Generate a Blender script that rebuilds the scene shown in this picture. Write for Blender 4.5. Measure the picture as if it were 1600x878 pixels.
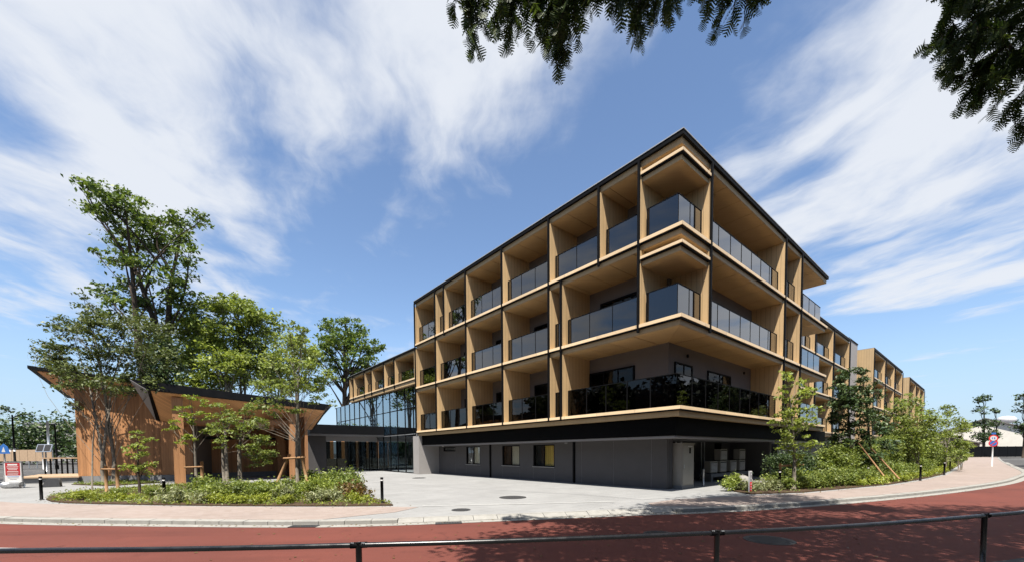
import bpy, math, random
import numpy as np
from mathutils import Vector, Matrix
R = math.radians
for o in list(bpy.data.objects): bpy.data.objects.remove(o)
scene = bpy.context.scene
C = scene.collection

# ------------------------------------------------------------------ camera
cam_d = bpy.data.cameras.new('camera'); cam = bpy.data.objects.new('camera', cam_d); C.objects.link(cam)
cam_d.sensor_width = 36; cam_d.lens = 629.81/1600*36; cam_d.shift_y = (733.26-439)/1600
cam_d.clip_start = 0.1; cam_d.clip_end = 4000
_p, _r = R(2.487), R(0.415)     # the verticals lean a little: pitch and roll
_right = Vector((math.cos(_r), -math.sin(_r)*math.sin(_p), -math.sin(_r)*math.cos(_p)))
_up = Vector((math.sin(_r), math.cos(_r)*math.sin(_p), math.cos(_r)*math.cos(_p)))
_bk = -Vector((0, math.cos(_p), -math.sin(_p)))
cam.matrix_world = Matrix(((_right.x,_up.x,_bk.x,0),(_right.y,_up.y,_bk.y,0),(_right.z,_up.z,_bk.z,1.56),(0,0,0,1)))
scene.camera = cam
scene.render.resolution_x, scene.render.resolution_y = 1024, 561

# ------------------------------------------------------------------ sun, sky, exposure
SUN_DIR = Vector((-0.084, -0.455, 1.0)).normalized()
sd = bpy.data.lights.new('sun', 'SUN'); sd.energy = 5.0; sd.angle = R(0.5); sd.color = (1.0, 0.945, 0.86)
sun = bpy.data.objects.new('sun', sd); C.objects.link(sun)
sun.location = SUN_DIR*60; sun.rotation_euler = SUN_DIR.to_track_quat('Z', 'Y').to_euler()
vs = scene.view_settings
vs.view_transform = 'Standard'; vs.look = 'None'; vs.exposure = 1.2; vs.gamma = 1.0; vs.use_curve_mapping = False
scene.cycles.max_bounces = 10; scene.cycles.transparent_max_bounces = 24
scene.cycles.diffuse_bounces = 4; scene.cycles.glossy_bounces = 4; scene.cycles.transmission_bounces = 6

class NT:
    """small helper to write node maths"""
    def __init__(s, tree): s.t = tree
    def n(s, typ, **kw):
        nd = s.t.nodes.new(typ)
        for k, v in kw.items(): setattr(nd, k, v)
        return nd
    def set(s, sock, v):
        if hasattr(v, 'is_output'): s.t.links.new(v, sock)
        else: sock.default_value = v
    def m(s, op, a, b=0.0, c=0.0):
        nd = s.n('ShaderNodeMath', operation=op)
        for i, v in enumerate((a, b, c)): s.set(nd.inputs[i], v)
        return nd.outputs[0]
    def smooth(s, v, lo, hi, a=0.0, b=1.0):
        nd = s.n('ShaderNodeMapRange', interpolation_type='SMOOTHSTEP')
        for i, x in enumerate((v, lo, hi, a, b)): s.set(nd.inputs[i], x)
        return nd.outputs[0]
    def lin(s, v, lo, hi, a, b):
        nd = s.n('ShaderNodeMapRange')
        for i, x in enumerate((v, lo, hi, a, b)): s.set(nd.inputs[i], x)
        return nd.outputs[0]
    def noise(s, vec, scale, detail=4, rough=.55, dist=0.0):
        nd = s.n('ShaderNodeTexNoise'); s.t.links.new(vec, nd.inputs['Vector'])
        nd.inputs['Scale'].default_value = scale; nd.inputs['Detail'].default_value = detail
        nd.inputs['Roughness'].default_value = rough; nd.inputs['Distortion'].default_value = dist
        return nd.outputs[0]
    def comb(s, x, y, z=0.0):
        nd = s.n('ShaderNodeCombineXYZ')
        for i, v in enumerate((x, y, z)): s.set(nd.inputs[i], v)
        return nd.outputs[0]
    def mix(s, f, a, b, mode='MIX'):
        nd = s.n('ShaderNodeMix', data_type='RGBA', blend_type=mode)
        s.set(nd.inputs[0], f)
        for i, v in ((6, a), (7, b)):
            s.set(nd.inputs[i], (*v, 1) if isinstance(v, tuple) and len(v) == 3 else v)
        return nd.outputs[2]

world = bpy.data.worlds.new('World'); scene.world = world; world.use_nodes = True
wt = world.node_tree; wt.nodes.clear(); W = NT(wt)
sky = W.n('ShaderNodeTexSky', sky_type='NISHITA'); sky.sun_disc = False
sky.sun_elevation = math.asin(SUN_DIR.z); sky.sun_rotation = math.atan2(SUN_DIR.x, SUN_DIR.y)
sky.altitude = 50; sky.air_density = 1.0; sky.dust_density = 0.6; sky.ozone_density = 3.0
tc = W.n('ShaderNodeTexCoord'); sep = W.n('ShaderNodeSeparateXYZ'); wt.links.new(tc.outputs['Generated'], sep.inputs[0])
dz = W.m('MAXIMUM', sep.outputs[2], 0.06)
px = W.m('DIVIDE', sep.outputs[0], dz); py = W.m('DIVIDE', sep.outputs[1], dz)     # the cirrus layer, flat above us
warp = W.noise(W.comb(px, py), 1.3, 3)
wx = W.m('ADD', px, W.m('MULTIPLY', W.m('SUBTRACT', warp, .5), .55))
# streaks running away from the viewer, slightly turned
sx = W.m('ADD', wx, W.m('MULTIPLY', py, .22))
n1 = W.noise(W.comb(W.m('MULTIPLY', sx, 2.0), W.m('MULTIPLY', py, .95)), 1.05, 9, .56, .35)
n2 = W.noise(W.comb(W.m('MULTIPLY', sx, 5.5), W.m('MULTIPLY', py, 3.2), 3.0), 1.2, 7, .58, .3)
n3 = W.noise(W.comb(px, py, 7.0), 1.5, 6, .55, .2)
edge = W.m('SUBTRACT', W.m('SUBTRACT', .72, W.m('MULTIPLY', py, .8)), wx)           # > 0 inside the left bank
left = W.smooth(edge, -.10, .34)
left = W.m('MULTIPLY', W.m('MULTIPLY', left, W.smooth(py, 3.6, 2.6)), W.smooth(py, -.8, .3))
right = W.m('MULTIPLY', W.smooth(W.m('SUBTRACT', wx, W.m('MULTIPLY', py, .28)), .05, .65), W.m('MULTIPLY', W.smooth(py, 3.4, 2.4), W.smooth(py, -.8, .3)))
mid = W.m('MULTIPLY', W.m('MULTIPLY', W.smooth(W.m('ABSOLUTE', W.m('SUBTRACT', px, .02)), .5, .1), W.smooth(py, 1.9, 1.0)), 1.0)
cov = W.m('ADD', W.m('ADD', W.m('MULTIPLY', left, .21), W.m('MULTIPLY', right, .24)), W.m('MULTIPLY', mid, .30))
fld = W.m('ADD', W.m('ADD', W.m('MULTIPLY', n1, .58), W.m('MULTIPLY', n2, .14)), W.m('MULTIPLY', n3, .40))
cov = W.m('ADD', cov, W.m('MULTIPLY', W.m('MULTIPLY', W.smooth(py, 2.3, 1.1), W.smooth(py, -.8, .3)), .06))
fld = W.m('ADD', W.m('MULTIPLY', W.m('SUBTRACT', fld, .56), 1.35), .56)
cl = W.smooth(W.m('ADD', fld, cov), .63, .93)
cl = W.m('MULTIPLY', W.m('MULTIPLY', cl, .95), W.smooth(sep.outputs[2], .02, .16))
hz = W.smooth(sep.outputs[2], .30, 0.0)
skyc = W.mix(W.m('MULTIPLY', hz, .75), sky.outputs[0], (2.3, 3.15, 4.25))
bg1 = W.n('ShaderNodeBackground'); wt.links.new(skyc, bg1.inputs[0]); bg1.inputs[1].default_value = 0.087
bg2 = W.n('ShaderNodeBackground'); bg2.inputs[0].default_value = (.86, .90, .97, 1); bg2.inputs[1].default_value = 0.42
mx = W.n('ShaderNodeMixShader'); wt.links.new(cl, mx.inputs[0]); wt.links.new(bg1.outputs[0], mx.inputs[1]); wt.links.new(bg2.outputs[0], mx.inputs[2])
wo = W.n('ShaderNodeOutputWorld'); wt.links.new(mx.outputs[0], wo.inputs[0])

# ------------------------------------------------------------------ materials
def newmat(name):
    m = bpy.data.materials.new(name); m.use_nodes = True; t = m.node_tree; t.nodes.clear()
    N = NT(t); out = N.n('ShaderNodeOutputMaterial'); return m, N, out
def bsdf(N, out, rough=.6, spec=.4, metal=0.0):
    b = N.n('ShaderNodeBsdfPrincipled'); b.inputs['Roughness'].default_value = rough
    b.inputs['Specular IOR Level'].default_value = spec; b.inputs['Metallic'].default_value = metal
    N.t.links.new(b.outputs[0], out.inputs[0]); return b
def objco(N):
    return N.n('ShaderNodeTexCoord').outputs['Object']
def geopos(N):
    return N.n('ShaderNodeNewGeometry').outputs['Position']
def bump(N, b, h, strength=.2, dist=.01):
    bn = N.n('ShaderNodeBump'); bn.inputs['Strength'].default_value = strength; bn.inputs['Distance'].default_value = dist
    N.t.links.new(h, bn.inputs['Height']); N.t.links.new(bn.outputs[0], b.inputs['Normal'])
def plain(name, col, rough=.6, spec=.4, metal=0.0, var=.12, scale=6.0, grime=0.0):
    m, N, out = newmat(name); b = bsdf(N, out, rough, spec, metal); p = geopos(N)
    n = N.noise(p, scale, 5, .6)
    f = N.lin(n, .3, .7, 1-var, 1+var)
    c = N.mix(1.0, col, N.comb(f, f, f), 'MULTIPLY')
    if grime:
        g = N.smooth(N.noise(p, .9, 6, .65), .5, .75, 0, grime); c = N.mix(g, c, tuple(x*.55 for x in col))
    N.t.links.new(c, b.inputs['Base Color'])
    r = N.lin(n, .3, .7, max(0, rough-.08), min(1, rough+.08)); N.t.links.new(r, b.inputs['Roughness'])
    bump(N, b, N.noise(p, scale*14, 3), .08, .004)
    return m
def lined(name, col, pitch, axis='xy', depth=.16, rough=.55, spec=.35, grain=0.0, var=.1, gw=.10):
    """vertical or horizontal boards narrower than a few pixels: fine relief of lines"""
    m, N, out = newmat(name); b = bsdf(N, out, rough, spec)
    p = objco(N); s = N.n('ShaderNodeSeparateXYZ'); N.t.links.new(p, s.inputs[0])
    if axis == 'z': q = s.outputs[2]
    elif axis == 'x': q = s.outputs[0]
    elif axis == 'y': q = s.outputs[1]
    else: q = N.m('ADD', s.outputs[0], s.outputs[1])
    u = N.m('DIVIDE', q, pitch); fr = N.m('FRACT', u); idn = N.m('FLOOR', u)
    groove = N.smooth(N.m('ABSOLUTE', N.m('SUBTRACT', fr, .5)), .5-gw, .5-gw*.1)
    wn = N.n('ShaderNodeTexWhiteNoise', noise_dimensions='1D'); N.t.links.new(idn, wn.inputs['W'])
    oi = N.n('ShaderNodeObjectInfo')       # each panel its own tone
    f = N.m('ADD', N.lin(wn.outputs[0], 0, 1, 1-var, 1+var), N.lin(N.noise(p, 1.2, 4), .3, .7, -.06, .06))
    f = N.m('MULTIPLY', f, N.lin(oi.outputs['Random'], 0, 1, .90, 1.10))
    if grain:
        st = N.comb(N.m('MULTIPLY', s.outputs[0], 30), N.m('MULTIPLY', s.outputs[1], 30), N.m('MULTIPLY', s.outputs[2], 1.2))
        f = N.m('ADD', f, N.lin(N.noise(st, 1.0, 4, .6), .3, .7, -grain, grain))
    f = N.m('MULTIPLY', f, N.lin(groove, 0, 1, 1, 1-depth))
    c = N.mix(1.0, col, N.comb(f, f, f), 'MULTIPLY'); N.t.links.new(c, b.inputs['Base Color'])
    bump(N, b, N.m('SUBTRACT', 1.0, groove), .5, .006)
    return m
def leafmat(name, c1, c2, c3, trans=.3):
    m, N, out = newmat(name)
    g = N.n('ShaderNodeNewGeometry'); rnd = g.outputs['Random Per Island']
    ramp = N.n('ShaderNodeValToRGB'); N.t.links.new(rnd, ramp.inputs[0])
    e = ramp.color_ramp.elements; e[0].color = (*c1, 1); e[1].color = (*c3, 1)
    k = e.new(.55); k.color = (*c2, 1)
    n = N.noise(g.outputs['Position'], .9, 3)
    f = N.lin(n, .3, .7, .75, 1.25)
    col = N.mix(1.0, ramp.outputs[0], N.comb(f, f, N.m('MULTIPLY', f, .95)), 'MULTIPLY')
    b = N.n('ShaderNodeBsdfPrincipled'); b.inputs['Roughness'].default_value = .5; b.inputs['Specular IOR Level'].default_value = .35
    N.t.links.new(col, b.inputs['Base Color'])
    tr = N.n('ShaderNodeBsdfTranslucent'); N.t.links.new(N.mix(1.0, col, (1.25, 1.25, .7), 'MULTIPLY'), tr.inputs[0])
    mxs = N.n('ShaderNodeMixShader'); mxs.inputs[0].default_value = trans
    N.t.links.new(b.outputs[0], mxs.inputs[1]); N.t.links.new(tr.outputs[0], mxs.inputs[2]); N.t.links.new(mxs.outputs[0], out.inputs[0])
    return m
def glassmat(name, tint, refl_lo, refl_hi, rough=.0, gcol=(1, 1, 1)):
    m, N, out = newmat(name)
    tr = N.n('ShaderNodeBsdfTransparent'); tr.inputs[0].default_value = (*tint, 1)
    gl = N.n('ShaderNodeBsdfGlossy'); gl.inputs['Roughness'].default_value = rough; gl.inputs[0].default_value = (*gcol, 1)
    lw = N.n('ShaderNodeLayerWeight'); lw.inputs[0].default_value = .5
    f = N.lin(N.m('POWER', lw.outputs['Facing'], 2.2), 0, 1, refl_lo, refl_hi)
    wob = N.noise(geopos(N), .55, 2); bn = N.n('ShaderNodeBump'); bn.inputs['Strength'].default_value = .02; bn.inputs['Distance'].default_value = .05
    N.t.links.new(wob, bn.inputs['Height']); N.t.links.new(bn.outputs[0], gl.inputs['Normal'])
    mxs = N.n('ShaderNodeMixShader'); N.t.links.new(f, mxs.inputs[0]); N.t.links.new(tr.outputs[0], mxs.inputs[1]); N.t.links.new(gl.outputs[0], mxs.inputs[2])
    N.t.links.new(mxs.outputs[0], out.inputs[0]); return m

M = {}
TAN = (.445, .31, .165)
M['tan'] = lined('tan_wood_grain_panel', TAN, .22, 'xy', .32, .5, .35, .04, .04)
M['tan_strip'] = lined('tan_edge_sunlit_tone', (.64, .475, .29), 1.83, 'xy', .75, .45, .4, .03, .07, .006)  # the facade tan, lightened for slab edges that catch the sun
M['soffit'] = lined('tan_soffit_shade_tone', (.35, .24, .12), .10, 'xy', .12, .55, .3, .03, .04)  # the facade tan, darkened to carry shade on ceilings and fascias
M['black'] = plain('black_steel', (.004, .004, .0045), .6, .08, 0, .1, 5)
M['railpaint'] = plain('glossy_black_rail', (.006, .006, .0065), .28, .5, 0, .15, 9)
M['louver'] = lined('black_louver', (.0025, .0025, .0025), .06, 'z', .5, .7, .05)
M['mauve'] = plain('mauve_grey_render', (.135, .12, .112), .8, .2, 0, .06, 2.0, .1)
M['greywall'] = plain('grey_render_shade_tone', (.080, .076, .076), .8, .2, 0, .06, 2.0, .12)  # the pillar's grey, darkened to carry the shade below the overhang
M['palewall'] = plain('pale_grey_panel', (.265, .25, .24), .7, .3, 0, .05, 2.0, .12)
M['coping'] = plain('zinc_coping', (.42, .41, .40), .4, .5, .6, .06, 3)
M['whiteM'] = plain('white_paint', (.50, .49, .48), .45, .4, 0, .04, 3)
M['beigeM'] = plain('beige_cabinet_paint', (.24, .225, .20), .45, .4, 0, .05, 3, .2)
M['glass'] = glassmat('tinted_balcony_glass', (.13, .135, .155), .065, .7)
M['glass2'] = glassmat('curtain_wall_glass', (.20, .26, .30), .32, .95, 0, (.86, .95, 1.0))
M['glass_smoke'] = glassmat('smoked_balcony_glass', (.16, .16, .17), .022, .30)
M['glassc'] = glassmat('clear_window_glass', (.86, .88, .86), .03, .4)
M['glassw'] = glassmat('window_glass', (.34, .37, .37), .014, .10)
M['dark'] = plain('dark_interior', (.03, .03, .032), .8, .2)
M['interior'] = plain('interior_warm', (.16, .14, .12), .8, .2)
M['curtain'] = lined('pale_curtain', (.62, .58, .50), .16, 'xy', .35, .9, .1)
M['curtainY'] = lined('mustard_curtain', (.62, .44, .12), .16, 'xy', .4, .9, .1)
M['blind'] = lined('white_blind', (.66, .68, .70), .12, 'z', .15, .8, .2)
M['woodwall'] = lined('cedar_vertical_board', (.335, .165, .074), .15, 'xy', .16, .6, .3, .16, .17)
M['woodsoffit'] = lined('cedar_soffit_bounce_tone', (.60, .32, .145), .12, 'x', .25, .6, .3, .10, .12)  # cedar colour lightened to carry bounced light on the undersides
M['woodcol'] = lined('cedar_column', (.32, .16, .072), .25, 'xy', .12, .55, .3, .14, .08)
M['woodlight'] = plain('pale_deck_wood', (.34, .24, .155), .7, .25, 0, .1, 4)
M['roofdark'] = plain('dark_roof_metal', (.005, .0052, .006), .5, .15, 0, .1, 4)
M['greyrim'] = plain('grey_roof_rim', (.20, .195, .20), .5, .4, 0, .05, 3)
M['plinth'] = plain('concrete_plinth', (.17, .17, .172), .8, .2, 0, .1, 3, .2)
M['bark'] = plain('bark', (.055, .042, .032), .9, .1, 0, .35, 7)
M['barkpale'] = plain('pale_bark', (.15, .13, .105), .9, .1, 0, .3, 9)
M['stake'] = plain('wooden_stake', (.26, .15, .075), .8, .2, 0, .2, 8)
M['soil'] = plain('soil_mulch', (.060, .040, .026), .95, .1, 0, .4, 12)
M['iron'] = plain('cast_iron', (.05, .05, .052), .55, .4, .3, .2, 30)
M['steel'] = plain('galvanised_steel', (.42, .43, .44), .4, .5, .7, .08, 6)
M['red'] = plain('red_paint', (.50, .03, .035), .45, .4, 0, .05, 4)
M['blue'] = plain('blue_sign', (.03, .12, .36), .45, .4, 0, .05, 4)
M['white'] = plain('white_marking', (.36, .36, .35), .7, .2, 0, .1, 6, .25)
M['darkred'] = plain('dark_red_print', (.30, .025, .03), .4, .4, 0, .05, 4)
M['stone'] = plain('pale_boulder', (.20, .19, .175), .9, .2, 0, .2, 4)
# leaves
M['leaf_big'] = leafmat('leaf_tall_tree', (0.043, 0.078, 0.018), (0.083, 0.127, 0.026), (0.155, 0.202, 0.044))
M['leaf_zel'] = leafmat('leaf_zel', (.040, .058, .018), (.072, .095, .028), (.125, .145, .048), .30)
M['leaf_light'] = leafmat('leaf_light', (0.121, 0.161, 0.032), (0.201, 0.251, 0.051), (0.316, 0.356, 0.092), .42)
M['leaf_mid'] = leafmat('leaf_mid', (0.090, 0.127, 0.029), (0.159, 0.202, 0.046), (0.253, 0.293, 0.078), .40)
M['leaf_dark'] = leafmat('leaf_evergreen', (0.021, 0.044, 0.017), (0.044, 0.074, 0.026), (0.095, 0.131, 0.045), .18)
M['leaf_lime'] = leafmat('leaf_lime', (0.129, 0.164, 0.017), (0.199, 0.232, 0.027), (0.284, 0.302, 0.052), .35)
M['leaf_maple'] = leafmat('leaf_maple', (0.108, 0.161, 0.020), (0.173, 0.225, 0.033), (0.270, 0.303, 0.054), .4)
M['leaf_shrub'] = leafmat('leaf_shrub', (0.071, 0.106, 0.023), (0.132, 0.172, 0.037), (0.230, 0.259, 0.063), .34)
M['leaf_pale'] = leafmat('leaf_pale', (0.138, 0.164, 0.078), (0.207, 0.224, 0.112), (0.310, 0.318, 0.189), .25)
M['leaf_rust'] = leafmat('leaf_rust', (0.103, 0.043, 0.016), (0.129, 0.078, 0.021), (0.095, 0.095, 0.027), .28)
M['leaf_over'] = leafmat('leaf_overhead', (0.021, 0.041, 0.011), (0.039, 0.065, 0.019), (0.090, 0.120, 0.026), .30)
M['leaf_flower'] = leafmat('lavender_flower', (0.215, 0.155, 0.259), (0.344, 0.293, 0.379), (0.474, 0.431, 0.482), .2)

def asphalt(name, c, speck=.35, wear=(1.35, 1.3, 1.3)):
    m, N, out = newmat(name); b = bsdf(N, out, .85, .25); p = geopos(N)
    f = N.lin(N.noise(p, 130, 3, .75), .25, .75, 1-speck, 1+speck)
    big = N.noise(p, .35, 5, .6)
    c0 = N.mix(N.smooth(big, .40, .66, 0, .9), c, tuple(x*y for x, y in zip(c, wear)))
    mp = N.n('ShaderNodeMapping'); N.t.links.new(p, mp.inputs[0]); mp.inputs['Scale'].default_value = (.10, 1.1, 1); mp.inputs['Rotation'].default_value = (0, 0, R(-6))
    tyre = N.smooth(N.noise(mp.outputs[0], 1.0, 4, .6), .48, .66, 0, .5)          # long worn tracks along the lane
    c0 = N.mix(tyre, c0, tuple(x*.66 for x in c))
    st = N.smooth(N.noise(p, 1.7, 6, .7), .56, .72, 0, .45)
    c0 = N.mix(st, c0, tuple(x*.60 for x in c))
    pale = N.smooth(N.noise(p, 4.5, 6, .75), .62, .78, 0, .35); c0 = N.mix(pale, c0, tuple(x*1.2+.03 for x in c))
    vor = N.n('ShaderNodeTexVoronoi', feature='DISTANCE_TO_EDGE'); vor.inputs['Scale'].default_value = .42
    wv = N.n('ShaderNodeVectorMath', operation='ADD'); N.t.links.new(p, wv.inputs[0])
    nn = N.n('ShaderNodeTexNoise'); N.t.links.new(p, nn.inputs[0]); nn.inputs['Scale'].default_value = 1.6; nn.inputs['Detail'].default_value = 6
    N.t.links.new(nn.outputs[1], wv.inputs[1]); N.t.links.new(wv.outputs[0], vor.inputs['Vector'])
    crack = N.m('MULTIPLY', N.smooth(vor.outputs['Distance'], .012, .002), N.smooth(N.noise(p, .5, 3), .52, .62)); c0 = N.mix(N.m('MULTIPLY', crack, .6), c0, tuple(x*.4 for x in c))
    N.t.links.new(N.mix(1.0, c0, N.comb(f, f, f), 'MULTIPLY'), b.inputs['Base Color'])
    bump(N, b, N.noise(p, 220, 2), .35, .004); return m
M['redroad'] = asphalt('red_asphalt', (.100, .029, .021), .22, (1.18, 1.15, 1.12))
M['asphalt'] = asphalt('grey_asphalt', (.055, .054, .053), .3)
def paver(name, c1, c2, cm, w, h, rot=0.0, ms=.02, stain=.35):
    m, N, out = newmat(name); b = bsdf(N, out, .85, .25)
    mp = N.n('ShaderNodeMapping'); N.t.links.new(geopos(N), mp.inputs[0]); mp.inputs['Rotation'].default_value = (0, 0, rot)
    br = N.n('ShaderNodeTexBrick'); N.t.links.new(mp.outputs[0], br.inputs['Vector'])
    br.inputs['Scale'].default_value = 1.0; br.inputs['Brick Width'].default_value = w; br.inputs['Row Height'].default_value = h
    br.inputs['Mortar Size'].default_value = ms*h; br.inputs['Mortar Smooth'].default_value = .3; br.inputs['Bias'].default_value = 0
    for k, v in (('Color1', c1), ('Color2', c2), ('Mortar', cm)): br.inputs[k].default_value = (*v, 1)
    p = geopos(N)
    f = N.lin(N.noise(p, .55, 6, .62), .3, .7, .90, 1.09)
    f = N.m('MULTIPLY', f, N.lin(N.noise(p, 45, 3), .3, .7, .93, 1.07))
    c = N.mix(1.0, br.outputs[0], N.comb(f, f, f), 'MULTIPLY')
    st = N.smooth(N.noise(p, .23, 7, .7), .55, .8, 0, stain); c = N.mix(st, c, tuple(x*.72 for x in c1))
    N.t.links.new(c, b.inputs['Base Color'])
    bump(N, b, N.m('SUBTRACT', 1.0, br.outputs['Fac']), .3, .004); return m
UANG = R(90-50.159)          # the building's local x axis in the world
M['pink'] = paver('pink_pavers', (.213, .170, .148), (.240, .198, .178), (.20, .165, .145), .21, .105, R(12), .05)
M['plaza'] = paver('pale_plaza_slabs', (.200, .200, .198), (.216, .216, .213), (.155, .153, .15), .9, .45, -UANG, .022, .45)
M['kerb'] = plain('kerb_concrete', (.225, .218, .20), .85, .2, 0, .12, 5, .35)

# ------------------------------------------------------------------ mesh helpers
class MB:
    def __init__(s): s.v = []; s.f = []
    def box(s, x0, x1, y0, y1, z0, z1):
        x0, x1 = min(x0, x1), max(x0, x1); y0, y1 = min(y0, y1), max(y0, y1)
        i = len(s.v)
        s.v += [(x0,y0,z0),(x1,y0,z0),(x1,y1,z0),(x0,y1,z0),(x0,y0,z1),(x1,y0,z1),(x1,y1,z1),(x0,y1,z1)]
        s.f += [tuple(i+k for k in q) for q in ((0,3,2,1),(4,5,6,7),(0,1,5,4),(1,2,6,5),(2,3,7,6),(3,0,4,7))]
        return s
    def prism(s, poly, z0, z1):
        n = len(poly); i = len(s.v)
        a = sum(poly[k][0]*poly[(k+1) % n][1]-poly[(k+1) % n][0]*poly[k][1] for k in range(n))
        if a < 0: poly = poly[::-1]
        s.v += [(p[0], p[1], z0) for p in poly]+[(p[0], p[1], z1) for p in poly]
        s.f.append(tuple(i+k for k in reversed(range(n)))); s.f.append(tuple(i+n+k for k in range(n)))
        for k in range(n): j = (k+1) % n; s.f.append((i+k, i+j, i+n+j, i+n+k))
        return s
    def hull(s, low, up):        # two loops of equal length, any 3-D points
        n = len(low); i = len(s.v); s.v += [tuple(p) for p in low]+[tuple(p) for p in up]
        s.f.append(tuple(i+k for k in reversed(range(n)))); s.f.append(tuple(i+n+k for k in range(n)))
        for k in range(n): j = (k+1) % n; s.f.append((i+k, i+j, i+n+j, i+n+k))
        return s
    def sheet(s, poly, z):
        i = len(s.v); s.v += [(p[0], p[1], z) for p in poly]; s.f.append(tuple(range(i, i+len(poly)))); return s
    def tube(s, pts, rad, n=8, cap=True):
        pts = [Vector(p) for p in pts]; i0 = len(s.v); m = len(pts)
        if not hasattr(rad, '__len__'): rad = [rad]*m
        for k, p in enumerate(pts):
            d = (pts[min(k+1, m-1)]-pts[max(k-1, 0)]).normalized()
            a = d.cross(Vector((0, 0, 1)) if abs(d.z) < .9 else Vector((1, 0, 0))).normalized(); b = d.cross(a)
            for q in range(n):
                t = 2*math.pi*q/n; w = p+(a*math.cos(t)+b*math.sin(t))*rad[k]; s.v.append(tuple(w))
        for k in range(m-1):
            for q in range(n):
                r = (q+1) % n; s.f.append((i0+k*n+q, i0+k*n+r, i0+(k+1)*n+r, i0+(k+1)*n+q))
        if cap:
            s.f.append(tuple(i0+q for q in range(n))); s.f.append(tuple(i0+(m-1)*n+q for q in reversed(range(n))))
        return s
    def cyl(s, x, y, z0, z1, r, n=16, r1=None): return s.tube([(x, y, z0), (x, y, z1)], [r, r if r1 is None else r1], n)
    def mesh(s, name, mat, smooth=False):
        me = bpy.data.meshes.new(name); me.from_pydata(s.v, [], s.f); me.update()
        me.materials.append(mat)
        if smooth: me.shade_smooth()
        return me
    def build(s, name, mat, parent=None, smooth=False):
        return link(name, s.mesh(name, mat, smooth), parent)
def link(name, me, parent=None):
    o = bpy.data.objects.new(name, me); C.objects.link(o)
    if parent is not None: o.parent = parent
    return o
def tag(o, label, cat, group=None):
    o['label'] = label; o['category'] = cat
    if group: o['group'] = group
    return o
def thing(name, label, cat, loc=(0, 0, 0), rz=0.0, group=None):
    o = bpy.data.objects.new(name, None); C.objects.link(o); o.location = loc; o.rotation_euler = (0, 0, rz)
    return tag(o, label, cat, group)
def struct(o, kind='structure'):
    o['kind'] = kind; return o
def bx(name, mat, parent, *a): return MB().box(*a).build(name, mat, parent)
# ================================================================== the ground
def crom(pts, n=8):
    P = [Vector((*p, 0)) for p in pts]; out = []
    for i in range(len(P)-1):
        a, b, c, d = P[max(i-1, 0)], P[i], P[i+1], P[min(i+2, len(P)-1)]
        for k in range(n):
            t = k/n
            out.append(.5*((2*b)+(c-a)*t+(2*a-5*b+4*c-d)*t*t+(3*b-a-3*c+d)*t**3))
    out.append(P[-1]); return [(p.x, p.y) for p in out]
def offset(pts, d):
    out = []
    for i, p in enumerate(pts):
        a = pts[max(i-1, 0)]; b = pts[min(i+1, len(pts)-1)]
        t = Vector((b[0]-a[0], b[1]-a[1])).normalized(); out.append((p[0]-t.y*d, p[1]+t.x*d))
    return out
KERB = crom([(-60,70),(-42,50),(-36,33),(-32.5,23),(-27,15.5),(-21,11.9),(-12.95,10.15),(-9.25,9.64),(-5.2,9.3),(-3.0,9.4),(0,9.97),(3.4,10.66),(5.2,10.95),
              (8.55,11.95),(13.2,13.85),(17.9,16.1),(23.5,19.2),(28,22.2),(34,26.6),(46,37),(71,58.5),(117,97)], 8)   # the far edge of the red road, left to right
KIN = offset(KERB, .20)
ROADZ = -.10
struct(MB().sheet([(-1500,-1500),(1500,-1500),(1500,2500),(-1500,2500)], ROADZ-.012).build('ground', M['asphalt']))
near = crom([(-26,2.2),(-14,3.0),(-4.5,3.85),(-1.4,4.0),(2,4.4),(3.6,4.7),(5.7,5.3),(8,6.0),(12,7.7),(20,12),(34,20.6)], 5)
kr = [p for p in KERB if -26 < p[0] < 35 and p[1] < 27]
struct(MB().sheet(near+[p for p in reversed(kr)], ROADZ).build('road', M['redroad']))
# near side pavement we stand on
struct(MB().prism([(-26,-12)]+[(34,-12)]+[(p[0], p[1]-.05) for p in reversed(near)], -.3, 0).build('near_pavement', M['asphalt']))
isl = KIN+[(130,200),(-60,200)]
struct(MB().sheet(isl, -.006).build('plaza', M['plaza']))
kb = struct(MB().prism([(p[0]*1, p[1]) for p in offset(KERB, .03)]+list(reversed(offset(KERB, .19))), -.30, -.11).build('kerb', M['kerb']))
# kerb stones, one by one along the stretch in view
acc = 0.0; last = KERB[0]; dense = []
for i in range(len(KERB)-1):
    a, b = Vector(KERB[i]), Vector(KERB[i+1]); L = (b-a).length; k = 0
    while acc <= L:
        dense.append(tuple(a+(b-a)*(acc/L))); acc += .6
    acc -= L
random.seed(4); far = MB(); ns = 0
for i in range(len(dense)-1):
    p, q = Vector(dense[i]), Vector(dense[i+1]); t = (q-p).normalized(); nn = Vector((-t.y, t.x)); g = .006
    drive = -3.3 < p.x < 3.8
    w = .42 if drive else .19; p2 = p+t*g; q2 = q-t*g; jz = random.uniform(-.004, .004)
    top_o = (-.085 if drive else -.012)+jz; top_i = .004+jz
    if drive: w = .24
    lo = [(*p2, -.2), (*q2, -.2), (*(q2+nn*w), -.2), (*(p2+nn*w), -.2)]
    up = [(*p2, top_o), (*q2, top_o), (*(q2+nn*w), top_i), (*(p2+nn*w), top_i)]
    vis = -20 < p.x < 62 and p.y < 52
    if vis: MB().hull(lo, up).build('kerb_stone', M['kerb'], kb)
    else: far.hull(lo, up)
f = far.build('kerb_stone_run', M['kerb'], kb); f['kind'] = 'stuff'
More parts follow.
